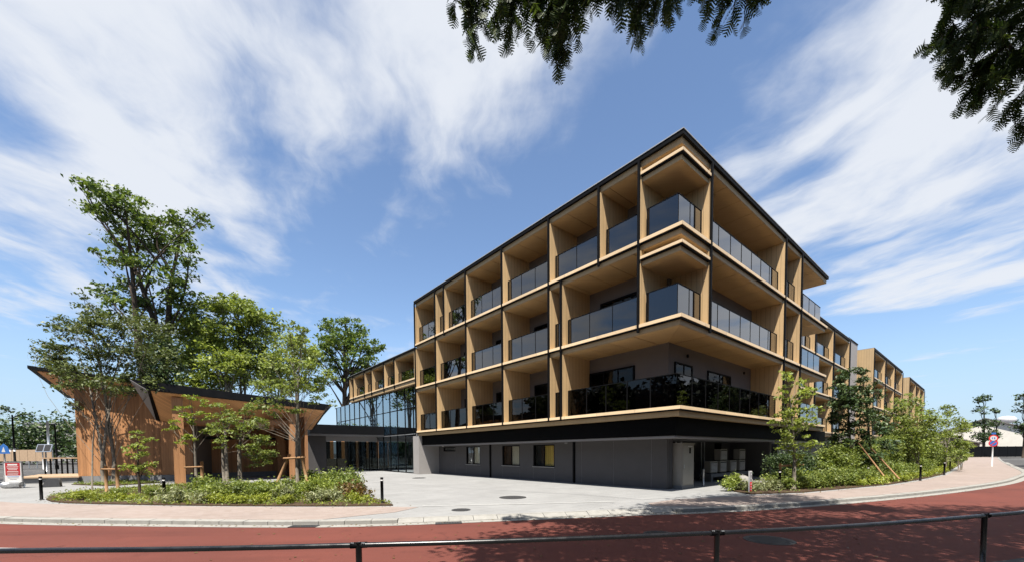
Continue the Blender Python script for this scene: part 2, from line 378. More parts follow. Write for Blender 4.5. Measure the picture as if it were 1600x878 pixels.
# gutter strip of pale concrete along the kerb
go = offset(KERB, -.28); gi = offset(KERB, .02)
gs = [i for i, p in enumerate(KERB) if -25 < p[0] < 60 and p[1] < 50]
struct(MB().sheet([go[i] for i in gs]+[gi[i] for i in reversed(gs)], ROADZ+.005).build('gutter', M['kerb']))
# pink pavements
def kin_between(x0, x1): return [p for p in offset(KERB, .215) if x0 <= p[0] <= x1 and p[1] < 98]
lp = crom([(-30,21),(-23,16.4),(-17.5,13.74),(-14.38,12.88),(-9.65,12.09),(-5.62,11.73),(-3.74,11.7),(-2.7,11.58)], 4)
struct(MB().sheet(lp+[(-3.1,10.6)]+[p for p in reversed([q for q in offset(KERB,.215) if -31 < q[0] < -4.4 and q[1] < 21])], 0.0).build('pavement', M['pink']))
rp = [(4.1,12.1),(5.4,13.06),(8.16,13.84),(10.6,14.5),(16.9,17.7),(21.7,20.95),(26.5,24.5),(40.7,36.4),(109,97)]
struct(MB().sheet([(4.0,11.5)]+kin_between(5.2, 115)+rp[::-1], 0.0).build('pavement', M['pink']))
# paler flush edging between slabs and pink paving, the painted line on the forecourt
def strip(name, pts, w, z, mat):
    a = offset(pts, w/2); b = offset(pts, -w/2); return struct(MB().sheet(b+a[::-1], z).build(name, mat))
strip('white_marking', [(-2.64,11.78),(-1.2,11.95),(0,12.07),(1.6,12.3),(3.19,12.51)], .10, .004, M['white'])
strip('edge_line', crom([(-24,8.6),(-14,7.6),(-9.1,7.13),(-5.6,6.97),(-2.75,7.13),(0,7.4),(4.16,8.14),(8.8,9.16),(13.5,10.6),(20,13.6),(33,20.8)], 4), .15, ROADZ+.005, M['white'])
for a, b in (((53,38),(72,41)), ((60,44),(75,46.5)), ((76,46.8),(95,50)), ((70,62),(82,64))):
    strip('white_marking', [a, b], .45, ROADZ+.004, M['white'])
for a, b in (((-66,30),(-44,44)), ((-60,40),(-46,52)), ((-70,52),(-48,66)), ((-50,22),(-38,31))):
    strip('white_marking', [a, b], .25, ROADZ+.004, M['white'])
# cut joint lines in the forecourt
strip('plaza_joint', [(2.6,14.6),(4.2,13.0),(5.9,13.6)], .05, -.002, M['plinth'])
strip('plaza_joint', [(-8.5,22.5),(-1.5,17.2),(2.6,14.6)], .04, -.002, M['plinth'])
# planting beds
LBED = crom([(-16.6,14.3),(-14.6,13.15),(-9.7,12.25),(-5.7,11.88),(-3.85,11.9),(-3.75,12.3),(-6.0,15.6),(-7.1,17.3),(-10,20.3),(-17.3,20.6),(-17.9,18.6),(-18.6,16.9),(-16.9,14.5)], 3)
struct(MB().prism(LBED[:-1], -.1, .035).build('planting_bed', M['soil']))
SBED = [(-23.56,21.5),(-20.4,20.3),(-19.6,22.4),(-21.2,23.3),(-23.2,23.4)]
struct(MB().prism(SBED, -.1, .03).build('planting_bed', M['soil']))
RB0 = [(8.45,15.3),(8.5,14.35),(10.65,14.75),(16.9,17.95),(21.7,21.2),(26.5,24.75),(40.5,36.6),(64.8,57.5),(100,88)]
RBED = RB0+[(p[0]-.64*k, p[1]+.77*k) for p, k in zip(reversed(RB0[3:]), (3,3,4,4.2,4.2,4))]+[(11.0,18.6),(9.5,17.4)]
struct(MB().prism(RBED, -.1, .035).build('planting_bed', M['soil']))

# iron covers set in the paving
def cover(x, y, z, r, label, ring=True):
    t = thing('manhole_cover', label, 'manhole cover', (x, y, z), 0, 'round iron covers')
    MB().cyl(0, 0, -.05, .006, r, 32).build('frame', M['iron'], t)
    lid = MB().cyl(0, 0, 0, .012, r*.86, 32)
    lid.build('lid', M['iron'], t)
    m = MB(); n = int(r/.055)
    for i in range(-n, n+1):
        for j in range(-n, n+1):
            if math.hypot(i, j)*.055 < r*.78: m.box(i*.055-.016, i*.055+.016, j*.055-.016, j*.055+.016, .010, .016)
    struct(m.build('lid_studs', M['iron'], t), 'stuff')
cover(0.02, 13.9, 0, .47, 'largest round iron cover, in the middle of the pale forecourt')
cover(-1.4, 10.95, 0, .26, 'small round cover near the kerb, left of the large forecourt cover')
cover(-5.8, 25.1, 0, .42, 'distant round cover near the glass entrance corner')
cover(2.95, 8.05, ROADZ, .30, 'round cover in the red road, the one nearer the kerb')
cover(4.75, 7.4, ROADZ, .42, 'round cover in the red road close behind the guard rail')
def grate(x, y, rz, label, L=.62):
    t = thing('drain_grate', label, 'drain', (x, y, ROADZ+.006), rz)
    m = MB(); m.box(-L/2, L/2, -.12, -.09, 0, .012); m.box(-L/2, L/2, .09, .12, 0, .012); m.box(-L/2, -L/2+.03, -.09, .09, 0, .012); m.box(L/2-.03, L/2, -.09, .09, 0, .012)
    m.build('frame', M['iron'], t)
    for i in range(9):
        x0 = -L/2+.06+i*(L-.12)/8; bx('bar', M['iron'], t, x0-.012, x0+.012, -.09, .09, 0, .010)
    bx('sump', M['dark'], t, -L/2+.03, L/2-.03, -.09, .09, -.004, .002)
grate(-4.75, 9.12, R(0), 'iron drain grate in the gutter before the left planting bed')
grate(-1.5, 9.42, R(10), 'iron drain grate at the driveway kerb')
# ================================================================== the apartment building with wood-tone balconies
BO = (5.921, 14.203, 0)
F2, F3, F4, RT = 3.05, 6.24, 9.34, 12.50          # underside of the pale slab edge at each storey, top of the roof
UL, VE, VT = 20.25, 13.37, 18.70                  # length of the two fronts, far tip of the slabs
blk = thing('apartment_building', 'four-storey corner block with tan balcony grid and black steel posts', 'building', BO, UANG)
def LB(name, mat, par, u0, u1, v0, v1, z0, z1): return bx(name, mat, par, v0, v1, u0, u1, z0, z1)
def ring(i, u_end, v_end, ui, vi, tip=None):
    """plan of a slab, set in by i; local x = right front, y = left front"""
    p = [(i, i), (v_end-i, i)]
    if tip: p += [(v_end-i, tip-i), (VE-.05, tip-i)]
    p += [((VE-.05) if tip else v_end-i, ui), (vi, ui), (vi, u_end-i), (i, u_end-i)]
    return p
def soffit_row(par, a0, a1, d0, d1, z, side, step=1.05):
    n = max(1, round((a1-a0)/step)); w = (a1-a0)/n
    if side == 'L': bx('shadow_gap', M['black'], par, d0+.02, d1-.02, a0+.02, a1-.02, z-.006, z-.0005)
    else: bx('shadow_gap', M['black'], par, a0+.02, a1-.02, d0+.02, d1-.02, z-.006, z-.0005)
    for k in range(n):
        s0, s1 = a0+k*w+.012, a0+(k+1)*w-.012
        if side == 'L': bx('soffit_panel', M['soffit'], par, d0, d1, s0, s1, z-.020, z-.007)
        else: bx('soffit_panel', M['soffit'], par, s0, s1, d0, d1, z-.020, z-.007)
slabs = {}
for z, lab in ((F2, 'first-floor slab, lowest of the three'), (F3, None), (F4, None)):
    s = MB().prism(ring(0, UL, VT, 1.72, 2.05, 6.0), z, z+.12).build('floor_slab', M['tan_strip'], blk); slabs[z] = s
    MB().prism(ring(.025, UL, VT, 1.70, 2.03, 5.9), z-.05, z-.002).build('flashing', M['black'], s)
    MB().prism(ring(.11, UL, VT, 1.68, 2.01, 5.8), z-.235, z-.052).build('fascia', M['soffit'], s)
rf = MB().prism([(0, 0), (VT, 0), (VT, 6), (VE, 6), (VE, UL), (0, UL)], RT-.15, RT).build('roof', M['black'], blk)
MB().prism([(-.02, -.02), (VT+.02, -.02), (VT+.02, 6.02), (VE+.02, 6.02), (VE+.02, UL+.02), (-.02, UL+.02)], RT+.001, RT+.035).build('coping', M['coping'], rf)
MB().prism([(.10, .10), (VT-.1, .10), (VT-.1, 5.9), (VE-.1, 5.9), (VE-.1, UL-.1), (.10, UL-.1)], RT-.37, RT-.152).build('fascia', M['soffit'], rf)
slabs[RT] = rf
# ceilings of the balconies, panel by panel
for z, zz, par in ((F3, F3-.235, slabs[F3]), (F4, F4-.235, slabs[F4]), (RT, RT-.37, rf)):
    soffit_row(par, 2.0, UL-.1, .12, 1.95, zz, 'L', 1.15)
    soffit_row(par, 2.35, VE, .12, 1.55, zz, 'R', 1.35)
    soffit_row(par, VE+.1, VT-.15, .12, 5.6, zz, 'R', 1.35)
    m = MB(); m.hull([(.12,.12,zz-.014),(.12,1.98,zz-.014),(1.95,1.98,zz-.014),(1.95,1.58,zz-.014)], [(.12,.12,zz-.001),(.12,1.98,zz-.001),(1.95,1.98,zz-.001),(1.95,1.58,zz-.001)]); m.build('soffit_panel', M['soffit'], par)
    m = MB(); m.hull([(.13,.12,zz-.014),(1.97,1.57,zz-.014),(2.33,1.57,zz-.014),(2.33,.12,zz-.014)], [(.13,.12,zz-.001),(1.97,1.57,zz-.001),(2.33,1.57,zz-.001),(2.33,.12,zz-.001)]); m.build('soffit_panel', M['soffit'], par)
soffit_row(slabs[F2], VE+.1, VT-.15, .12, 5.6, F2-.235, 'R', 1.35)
# the double ledge of the corner bay
for z, par in ((RT-.68, rf), (F4-.60, slabs[F4])):
    e = MB().box(0, 2.13, 0, 1.65, z, z+.10).build('corner_ledge', M['tan_strip'], blk)
    MB().box(.025, 2.13, .025, 1.65, z-.05, z-.002).build('flashing', M['black'], e)
    MB().box(.11, 2.13, .11, 1.65, z-.22, z-.052).build('fascia', M['soffit'], e)
# set-back walls behind the balconies
HB = 1.95
w = MB(); w.box(HB, 2.25, 1.55, UL-.02, F2+.12, RT-.38); w.box(2.25, VE-.02, 1.55, 1.85, F2+.12, RT-.38)
w.box(2.25, VE-.02, 1.85, UL-.02, F2+.12, F2+.3); w.box(VE-.3, VE-.02, 1.85, UL-.02, F2+.3, RT-.38); w.box(2.25, VE-.3, UL-.3, UL-.02, F2+.3, RT-.38)
w.build('wall', M['mauve'], blk)

def fin(par, side, a, z0, z1, depth, d0=.05, t=.07):
    if side == 'L': return bx('fin', M['tan'], par, d0, depth, a-t, a+t, z0, z1)
    return bx('fin', M['tan'], par, a-t, a+t, d0, depth, z0, z1)
def post(par, side, a, z0, z1, d=-.03):
    if side == 'L': return bx('post', M['black'], par, d, .049, a-.042, a+.042, z0, z1)
    return bx('post', M['black'], par, a-.042, a+.042, d, .049, z0, z1)
def railing(par, side, a0, a1, zf, d=.33, h=1.2, corner=0, step=1.08, gm='glass', off=0.0):
    """glass balustrade between a0 and a1: panes, top rail, base channel, end bars"""
    def B(name, mat, q, s0, s1, e0, e1, z0, z1):
        if side == 'L': return bx(name, M[mat], q, e0+off, e1+off, s0, s1, z0, z1)
        return bx(name, M[mat], q, s0, s1, e0+off, e1+off, z0, z1)
    g0 = a0 if corner == -1 else a0+.09; g1 = a1 if corner == 1 else a1-.09
    r = B('balcony_railing', 'black', par, g0, g1, d-.022, d+.022, zf+h-.03, zf+h)
    B('base_channel', 'black', r, g0, g1, d-.03, d+.03, zf+.002, zf+.045)
    if corner != -1: B('end_bar', 'black', r, g0, g0+.035, d-.03, d+.14, zf+.046, zf+h-.032)
    if corner != 1: B('end_bar', 'black', r, g1-.035, g1, d-.03, d+.14, zf+.046, zf+h-.032)
    p0 = g0+(.05 if corner != -1 else .0); p1 = g1-(.05 if corner != 1 else .0)
    n = max(1, round((p1-p0)/step)); w_ = (p1-p0)/n
    for k in range(n):
        B('glass_pane', gm, r, p0+k*w_+.008, p0+(k+1)*w_-.008, d-.007, d+.007, zf+.047, zf+h-.032)
        if k:
            cw = .022 if gm == 'glass_smoke' else .009
            B('pane_clip', 'black', r, p0+k*w_-cw, p0+k*w_+cw, d-.02, d-.009, zf+.047, zf+h-.032)
    return r
def sliding(par, side, a0, a1, zf, depth, h=2.1, n=2, curt=None):
    def B(name, mat, q, s0, s1, e0, e1, z0, z1):
        if side == 'L': return bx(name, M[mat], q, e0, e1, s0, s1, z0, z1)
        return bx(name, M[mat], q, s0, s1, e0, e1, z0, z1)
    d = depth
    fm = MB()
    def add(s0, s1, e0, e1, z0, z1):
        fm.box(e0, e1, s0, s1, z0, z1) if side == 'L' else fm.box(s0, s1, e0, e1, z0, z1)
    add(a0, a1, d-.06, d-.002, zf+h-.07, zf+h); add(a0, a1, d-.06, d-.002, zf, zf+.06)
    add(a0, a0+.06, d-.06, d-.002, zf+.06, zf+h-.07); add(a1-.06, a1, d-.06, d-.002, zf+.06, zf+h-.07)
    win = fm.build('window', M['black'], par)
    w_ = (a1-a0-.12)/n
    for k in range(n):
        s = a0+.06+k*w_
        if k: B('mullion', 'black', win, s-.025, s+.025, d-.055, d-.006, zf+.06, zf+h-.07)
        B('pane', 'glassw', win, s+.026, s+w_-.026, d-.035, d-.025, zf+.06, zf+h-.07)
    B('recess', 'dark', win, a0+.06, a1-.06, d-.012, d-.006, zf+.06, zf+h-.07)
    if curt: B('curtain', curt, win, a0+.1, a0+.1+(a1-a0)*.42, d-.022, d-.014, zf+.07, zf+h-.1)
    return win

Z4, Z3, Z2 = F4+.12, F3+.12, F2+.12
T4, T3, T2 = RT-.372, F4-.238, F3-.238
L4 = [1.72, 3.59, 6.49, 10.0, 13.5, 16.05, 17.2, UL-.07]
L3 = [1.72, 5.71, 6.5, 10.0, 13.5, 17.2, UL-.07]
L2 = [5.71, 6.5, 10.0, 13.5, 17.2, UL-.07]
R4 = [2.2, 10.63, VE-.07]; R3 = R4; R2 = [10.63, VE-.07]
random.seed(11)
for poss, z0, z1, zf, side in ((L4, Z4, T4, Z4, 'L'), (L3, Z3, T3, Z3, 'L'), (L2, Z2, T2, Z2, 'L'), (R4, Z4, T4, Z4, 'R'), (R3, Z3, T3, Z3, 'R'), (R2, Z2, T2, Z2, 'R')):
    dep = HB-.001 if side == 'L' else 1.549
    for a in poss:
        fin(blk, side, a, z0+.001, z1-.022, dep)
        # black post laps over the slab edges above and below
        post(blk, side, a, z0-(.125 if zf == Z2 else .30), z1+.16 if z1 != T4 else RT-.155)
    for a0, a1 in zip(poss[:-1], poss[1:]):
        railing(blk, side, a0+.07, a1-.07, zf, gm='glass_smoke' if zf == Z2 else 'glass')
        wd = a1-a0
        if wd > 1.6:
            c = (a0+a1)/2; hw = min(wd*.36, 1.25)
            sliding(blk, side, c-hw, c+hw, zf, dep, 2.1, 2 if wd < 5 else 3, random.choice([None, 'blind', 'curtain', 'blind']))
# corner bays and the open wrap-round balcony below
for zf in (Z4, Z3):
    railing(blk, 'L', .33, 1.65, zf, corner=-1); railing(blk, 'R', .34, 2.13, zf, corner=-1)
railing(blk, 'L', .33, 5.64, Z2, corner=-1, gm='glass_smoke'); railing(blk, 'R', .34, 10.56, Z2, corner=-1, gm='glass_smoke')
sliding(blk, 'L', 3.12, 5.6, Z2, HB-.001, 2.15, 3); sliding(blk, 'R', 2.4, 3.9, Z2, 1.549, 2.1, 2); sliding(blk, 'R', 5.4, 7.9, Z2, 1.549, 2.1, 2)
sliding(blk, 'L', .0+2.2, 3.3, Z3, HB-.001, 2.0, 1)
# open terraces past the last post
for zf in (Z4, Z3):
    railing(blk, 'R', VE, VT-.35, zf, d=.33, corner=1); railing(blk, 'L', .34, 5.2, zf, d=VT-.42, corner=-1)
railing(blk, 'R', VE, VT-.35, Z2, d=.33, corner=1); railing(blk, 'L', .34, 5.2, Z2, d=VT-.42, corner=-1)
for v in (1.2, 7.3): 
    t = MB().cyl(0, 0, 0, .05, .07, 12).build('ceiling_vent', M['black'], blk); t.location = (2.3+v, 1.545, T2-.35); t.rotation_euler = (R(90), 0, 0)

# black louvred band and the service floor
band = MB().prism([(.36, .36), (20.4, .36), (20.4, .5), (.5, .5), (.5, UL-.15), (.36, UL-.15)], 2.13, F2-.236).build('louver_band', M['louver'], blk)
MB().prism([(.42, .42), (20.3, .42), (20.3, 5.0), (2.2, 5.0), (2.2, UL-.2), (.42, UL-.2)], 2.06, 2.128).build('ceiling_lip', M['greyrim'], blk)
GV = 1.75
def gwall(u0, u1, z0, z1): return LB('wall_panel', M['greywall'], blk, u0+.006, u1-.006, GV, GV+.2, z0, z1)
backing = LB('wall_backing', M['greyrim'], blk, 1.6, UL-.3, GV+.21, GV+.3, 0, 2.059)
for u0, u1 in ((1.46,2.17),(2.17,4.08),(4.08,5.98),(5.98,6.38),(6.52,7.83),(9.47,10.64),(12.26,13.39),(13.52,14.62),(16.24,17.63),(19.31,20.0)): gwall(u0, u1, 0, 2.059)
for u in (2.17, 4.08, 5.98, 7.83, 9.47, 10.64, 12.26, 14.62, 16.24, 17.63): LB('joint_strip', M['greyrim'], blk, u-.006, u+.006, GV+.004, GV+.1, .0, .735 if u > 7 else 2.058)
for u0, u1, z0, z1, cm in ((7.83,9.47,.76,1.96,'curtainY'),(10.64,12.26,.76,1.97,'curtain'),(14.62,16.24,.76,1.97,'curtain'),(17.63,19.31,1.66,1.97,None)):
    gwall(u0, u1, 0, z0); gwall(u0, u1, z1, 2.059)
    fm = MB(); fm.box(GV+.02, GV+.12, u0+.006, u1-.006, z1-.06, z1); fm.box(GV+.0, GV+.12, u0+.006, u1-.006, z0, z0+.07); fm.box(GV+.02, GV+.12, u0+.006, u0+.06, z0+.07, z1-.06); fm.box(GV+.02, GV+.12, u1-.06, u1-.006, z0+.07, z1-.06)
    win = fm.build('window', M['black'], blk); c = (u0+u1)/2
    if cm: bx('mullion', M['black'], win, GV+.04, GV+.10, c-.03, c+.03, z0+.07, z1-.06)
    bx('pane', M['glassc'], win, GV+.06, GV+.07, u0+.06, (c-.03) if cm else u1-.06, z0+.07, z1-.06)
    if cm:
        bx('pane', M['glassc'], win, GV+.075, GV+.085, c+.03, u1-.06, z0+.07, z1-.06)
        bx('curtain', M[cm], win, GV+.11, GV+.13, u0+.06, c+.05, z0+.07, z1-.06); bx('recess', M['dark'], win, GV+.18, GV+.2, u0+.06, u1-.06, z0+.07, z1-.06)
for u, z in ((6.95,2.2),):
    hd = LB('vent_hood', M['greyrim'], blk, u-.09, u+.09, GV-.07, GV-.002, z-.16 if z < 1 else 1.98, z+.02 if z < 1 else 2.04)
for u0, u1 in ((7.83,9.47),(10.64,12.26),(14.62,16.24)): LB('window_sill', M['steel'], blk, u0-.03, u1+.03, GV-.05, GV-.002, .735, .758)
for u in (6.45, 13.455): LB('drain_pipe', M['black'], blk, u-.055, u+.055, GV-.06, GV+.1, 0, 2.058)
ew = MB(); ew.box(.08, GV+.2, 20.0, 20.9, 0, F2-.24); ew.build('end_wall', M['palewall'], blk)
LB('end_trim', M['palewall'], blk, UL+.002, UL+.16, .12, .32, F2-.239, 6.5)
lamp = MB().cyl(0, 0, -.05, 0, .06, 14).build('ceiling_lamp', M['whiteM'], blk); lamp.location = (1.3, 18.6, 2.059)
# recessed service court on the right
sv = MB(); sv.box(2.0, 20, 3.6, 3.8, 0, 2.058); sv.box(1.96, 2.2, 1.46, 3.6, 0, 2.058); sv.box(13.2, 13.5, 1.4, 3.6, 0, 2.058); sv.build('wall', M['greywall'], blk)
for v in (6.2, 6.75, 9.0, 9.35):
    o = MB().cyl(v, 3.45, 0, 2.05, .035, 10).build('riser_pipe', M['steel'], blk)
sliding(blk, 'R', 7.4, 8.4, .95, 3.598, .9, 1); sliding(blk, 'R', 11.0, 11.8, .05, 3.598, 1.95, 1)
bx('door', M['dark'], blk, 4.2, 5.0, 3.56, 3.598, .02, 1.98)

# ------------------------------------------------------------------ the lower wing over the glass hall
wing = thing('low_wing', 'one-storey tan balcony wing carried above the glass hall', 'building', BO, UANG)
WF, WT, WE = 6.97, 9.22, 34.8
s = MB().box(0, 6, UL+.06, WE, WF, WF+.11).build('floor_slab', M['tan_strip'], wing)
MB().box(.025, 6, UL+.06, WE-.02, WF-.04, WF-.001).build('flashing', M['black'], s); MB().box(.07, 6, UL+.06, WE-.05, WF-.30, WF-.041).build('fascia', M['tan'], s)
r_ = MB().box(0, 6, UL+.06, WE, WT-.12, WT).build('roof', M['black'], wing)
MB().box(-.02, 6, UL+.06, WE+.02, WT+.001, WT+.03).build('coping', M['coping'], r_); MB().box(.09, 6, UL+.06, WE-.09, WT-.26, WT-.121).build('fascia', M['soffit'], r_)
soffit_row(r_, UL+.2, WE-.1, .1, 1.9, WT-.26, 'L', 1.3)
MB().box(HB, 6, UL+.06, WE-.1, WF+.111, WT-.262).build('wall', M['mauve'], wing)
WP = [UL+.13, 23.88, 26.0, 28.75, 30.53, 33.53, WE-.07]
for i, a in enumerate(WP):
    fin(wing, 'L', a, WF+.112, WT-.282, HB-.001)
    if i: post(wing, 'L', a, WF-.28, WT-.125)
for a0, a1 in zip(WP[:-1], WP[1:]):
    railing(wing, 'L', a0+.07, a1-.07, WF+.111, h=.85)
    if a1-a0 > 2: sliding(wing, 'L', (a0+a1)/2-.8, (a0+a1)/2+.8, WF+.111, HB-.001, 1.75, 2)

# ------------------------------------------------------------------ the glass hall and the entrance
hall = thing('glass_hall', 'tall glazed entrance hall reflecting trees under the low wing', 'glass hall', BO, UANG)
mu = [20.93]+[21.3+1.452*k for k in range(14)]; GX = .36
MB().box(GX+.3, 8, 20.9, 41, -.02, .02).build('floor', M['interior'], hall)
MB().box(8, 8.2, 20.9, 41, 0, 6.6).build('back_wall', M['interior'], hall)
MB().box(GX+.05, 8, 20.92, 41, 6.60, WF-.31).build('ceiling', M['dark'], hall)
MB().box(GX+1.2, 8, 20.92, 41, 3.08, 3.30).build('mezzanine', M['interior'], hall)
MB().box(GX+.2, 8, 20.905, 20.93, 0, 6.6).build('side_wall', M['dark'], hall)
rows = [(.06, 2.98), (3.04, 4.98), (5.04, 6.60)]
for a in mu: bx('mullion', M['black'], hall, GX-.05, GX+.06, a-.022, a+.022, .02, 6.60)
for z in (.02, 2.98, 4.98): bx('transom', M['steel'] if z == 2.98 else M['black'], hall, GX-.042, GX+.05, mu[0]+.022, mu[-1], z, z+.055)
random.seed(5)
for a0, a1 in zip(mu[:-1], mu[1:]):
    for k, (z0, z1) in enumerate(rows):
        p = bx('glass_pane', M['glass2'], hall, GX-.006, GX+.006, a0+.023, a1-.023, z0+.016, z1-.002)
        if k == 2 and a1-a0 > 1: bx('blind', M['blind'], hall, GX+.35, GX+.37, a0+.35, a1-.2, 5.1, 6.55)
# entrance front turned towards us, with its dark canopy
ent = thing('entrance_porch', 'grey entrance front with sliding glass doors under a dark canopy', 'entrance', BO, UANG)
EU = 28.4
MB().box(-5.5, GX-.06, EU-1.5, EU+4, 3.02, 3.12).build('canopy_soffit', M['greyrim'], ent)
MB().prism([(-5.6, EU-1.6), (GX-.07, EU-1.6), (GX-.07, EU+4), (-5.6, EU+4)], 3.121, 3.85).build('canopy', M['roofdark'], ent)
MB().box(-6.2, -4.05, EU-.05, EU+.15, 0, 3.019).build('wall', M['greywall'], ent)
MB().box(-4.05, GX-.06, EU, EU+.12, 2.60, 3.019).build('header', M['greyrim'], ent)
dv = [-4.05, -3.2, -2.3, -1.35, -.45, GX-.07]
for a in dv: bx('door_frame', M['black'], ent, a-.03 if a > -4 else a, a+.03 if a < 0 else a, EU+.0, EU+.07, .0, 2.599)
for a0, a1 in zip(dv[:-1], dv[1:]):
    bx('door_pane', M['glassw'], ent, a0+.031, a1-.031, EU+.03, EU+.04, .05, 2.55)
bx('threshold', M['steel'], ent, -4.02, GX-.1, EU-.01, EU+.1, 0.0, .03)
bx('reception_desk', M['interior'], ent, -3.0, -.6, EU+6.0, EU+6.6, 0.02, 1.05)
bx('lobby_wall', M['interior'], ent, -6.0, GX+.1, EU+14, EU+14.2, 0, 3.0)
bx('lobby_floor', M['plinth'], ent, -6.0, GX-.1, EU+.12, EU+14, -.02, .012)
for k in range(4): bx('lobby_screen', M['woodcol'], ent, -3.8+k*1.1, -3.5+k*1.1, EU+7.5, EU+7.6, .03, 3.0)

# ------------------------------------------------------------------ the blocks further along the street
def far_block(name, label, up, v0, posts_v, depth_u, side_wall=True, levels=(F2, F3, F4), mid_rail=True):
    b = thing(name, label, 'building', BO, UANG)
    v1 = posts_v[-1]
    for z in levels:
        s = bx('floor_slab', M['tan_strip'], b, v0, v1, up, up+1.9, z, z+.12)
        bx('flashing', M['black'], s, v0+.02, v1-.02, up+.025, up+1.9, z-.06, z-.001); bx('fascia', M['soffit'], s, v0+.06, v1-.06, up+.1, up+1.9, z-.24, z-.061)
    rr = bx('roof', M['black'], b, v0, v1, up, up+depth_u, RT-.2, RT)
    bx('coping', M['coping'], rr, v0-.02, v1+.02, up-.02, up+depth_u, RT+.001, RT+.03); bx('fascia', M['soffit'], rr, v0+.06, v1-.06, up+.1, up+depth_u-.1, RT-.37, RT-.201)
    bx('wall', M['mauve'], b, v0+.16, v1-.16, up+1.91, up+depth_u, 0, RT-.375)
    tops = [F3-.242, F4-.242, RT-.372]
    for i, a in enumerate(posts_v):
        for z, t in zip(levels, tops):
            if side_wall and i == 0: continue
            bx('fin', M['tan'], b, a-.15 if i == len(posts_v)-1 else a-.08, a if i == len(posts_v)-1 else a+.08, up+.05, up+1.9, z+.121, t)
        a_ = a-.08 if i == len(posts_v)-1 else (a+.08 if i == 0 else a)
        bx('post', M['black'], b, a_-.08, a_+.08, up-.06, up+.02, levels[0]-.2, RT-.205)
    if side_wall: bx('side_wall', M['tan'], b, v0-.02, v0+.15, up+.02, up+depth_u-.02, 0, RT-.01)
    for a0, a1 in zip(posts_v[:-1], posts_v[1:]):
        for z in levels:
            railing(b, 'R', a0+.1, a1-.1, z+.12, d=.35, off=up, step=1.7)
            sliding(b, 'R', (a0+a1)/2-1.2, (a0+a1)/2+1.2, z+.12, up+1.909, 2.1, 2)
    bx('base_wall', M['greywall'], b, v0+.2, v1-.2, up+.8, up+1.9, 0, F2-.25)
    return b
far_block('set_back_block', 'set-back tan balcony block behind the corner terraces', 2.42, 20.3, [20.3, 26.3, 32.0, 38.2], 9, False)
far_block('far_block', 'tan block with blank side wall behind the dark evergreen tree', 1.54, 44.5, [44.5, 51.7, 58.6, 65.5], 12)
far_block('farthest_block', 'farthest tan block, smallest at the end of the row', 1.52, 72.3, [72.3, 80.4, 86.4, 92.4], 12)
lk = thing('link_tower', 'pale grey stair tower between the set-back block and the far block', 'tower', BO, UANG)
MB().box(40.0, 44.2, 2.9, 9, 0, RT+.5).build('wall', M['palewall'], lk); MB().box(39.95, 44.25, 2.85, 9.05, RT+.501, RT+.62).build('coping', M['black'], lk)
# ================================================================== timber entrance pavilion
pav = thing('timber_pavilion', 'cedar entrance pavilion with upswept dark roof behind the young trees', 'pavilion')
A_, B_, Q_, D_ = Vector((-18.75,20,4.86)), Vector((-11.5,26.1,4.30)), Vector((-20.15,22.9,3.50)), Vector((-15.2,31.0,3.4))     # underside
up = Vector((0, 0, 1))
At, Bt, Qt, Dt = Vector((-18.75,20,5.28)), Vector((-11.5,26.1,4.68)), Vector((-20.15,22.9,3.60)), Vector((-15.2,31.0,3.6))
_e = (B_-A_).normalized(); q1 = A_+_e*.62; b1 = B_-_e*.35
E_, Et = Vector((-20.2,28.6,3.2)), Vector((-20.2,28.6,3.4))
rfv = MB().hull([q1, b1, D_, E_, Q_+_e*.05], [At, Bt, Dt, Et, Qt]).build('roof', M['roofdark'], pav)
n1 = (q1-At).cross(Qt-At).normalized(); n1 = -n1 if n1.z > 0 else n1
tri = [At+n1*.006, q1+n1*.006, Q_+_e*.05+n1*.006, Qt+n1*.006]
MB().hull(tri, [p+n1*.02 for p in tri]).build('rim_board', M['greyrim'], rfv)
cen = (A_+B_+Q_+D_)/4
sp_ = [p+(cen-p)*.03 for p in (q1, b1, D_, E_, Q_+_e*.1)]
MB().hull([p-up*.03 for p in sp_], [p-up*.004 for p in sp_]).build('soffit', M['woodsoffit'], rfv)
ex = (B_-A_); ex.z = 0; ex.normalize(); ey = Vector((-ex.y, ex.x, 0))
def post_at(s, t, w=.46, ztop=4.6, name='column', mat='woodcol', par=None):
    p = A_+ex*s+ey*t; c = [p+ex*a*w/2+ey*b*w/2 for a, b in ((-1,-1),(1,-1),(1,1),(-1,1))]
    def zt(q): 
        a = (q-A_).dot(ex)/(B_-A_).dot(ex); b_ = min(1.0, (q-A_).dot(ey)/3.2)
        return (A_.z*(1-a)+B_.z*a)*(1-b_)+(Q_.z*(1-a)+D_.z*a)*b_ - .06
    return MB().hull([(q.x, q.y, 0) for q in c], [(q.x, q.y, zt(q)) for q in c]).build(name, M[mat], par or pav)
for s, t in ((1.75, .55), (7.25, .55), (7.25, 4.6)): post_at(s, t)
def beam(s0, t0, s1, t1, z, h=.32, w=.16, mat='woodcol', name='beam'):
    a = A_+ex*s0+ey*t0; b = A_+ex*s1+ey*t1; d = (b-a); d.z = 0; d.normalize(); n = Vector((-d.y, d.x, 0))*w/2
    lo = [Vector((q.x, q.y, z)) for q in (a-n, b-n, b+n, a+n)]
    return MB().hull(lo, [q+up*h for q in lo]).build(name, M[mat], pav)
for t in (.9, 2.4, 3.9): beam(1.9, t, 7.6, t, 3.30, .30)
for s in (1.75, 4.0, 6.2, 7.5): beam(s, .9, s, 6.0, 3.02, .27, .14)
beam(1.2, 5.2, 7.8, 5.2, 2.55, .16, .3, 'roofdark', 'dark_beam')
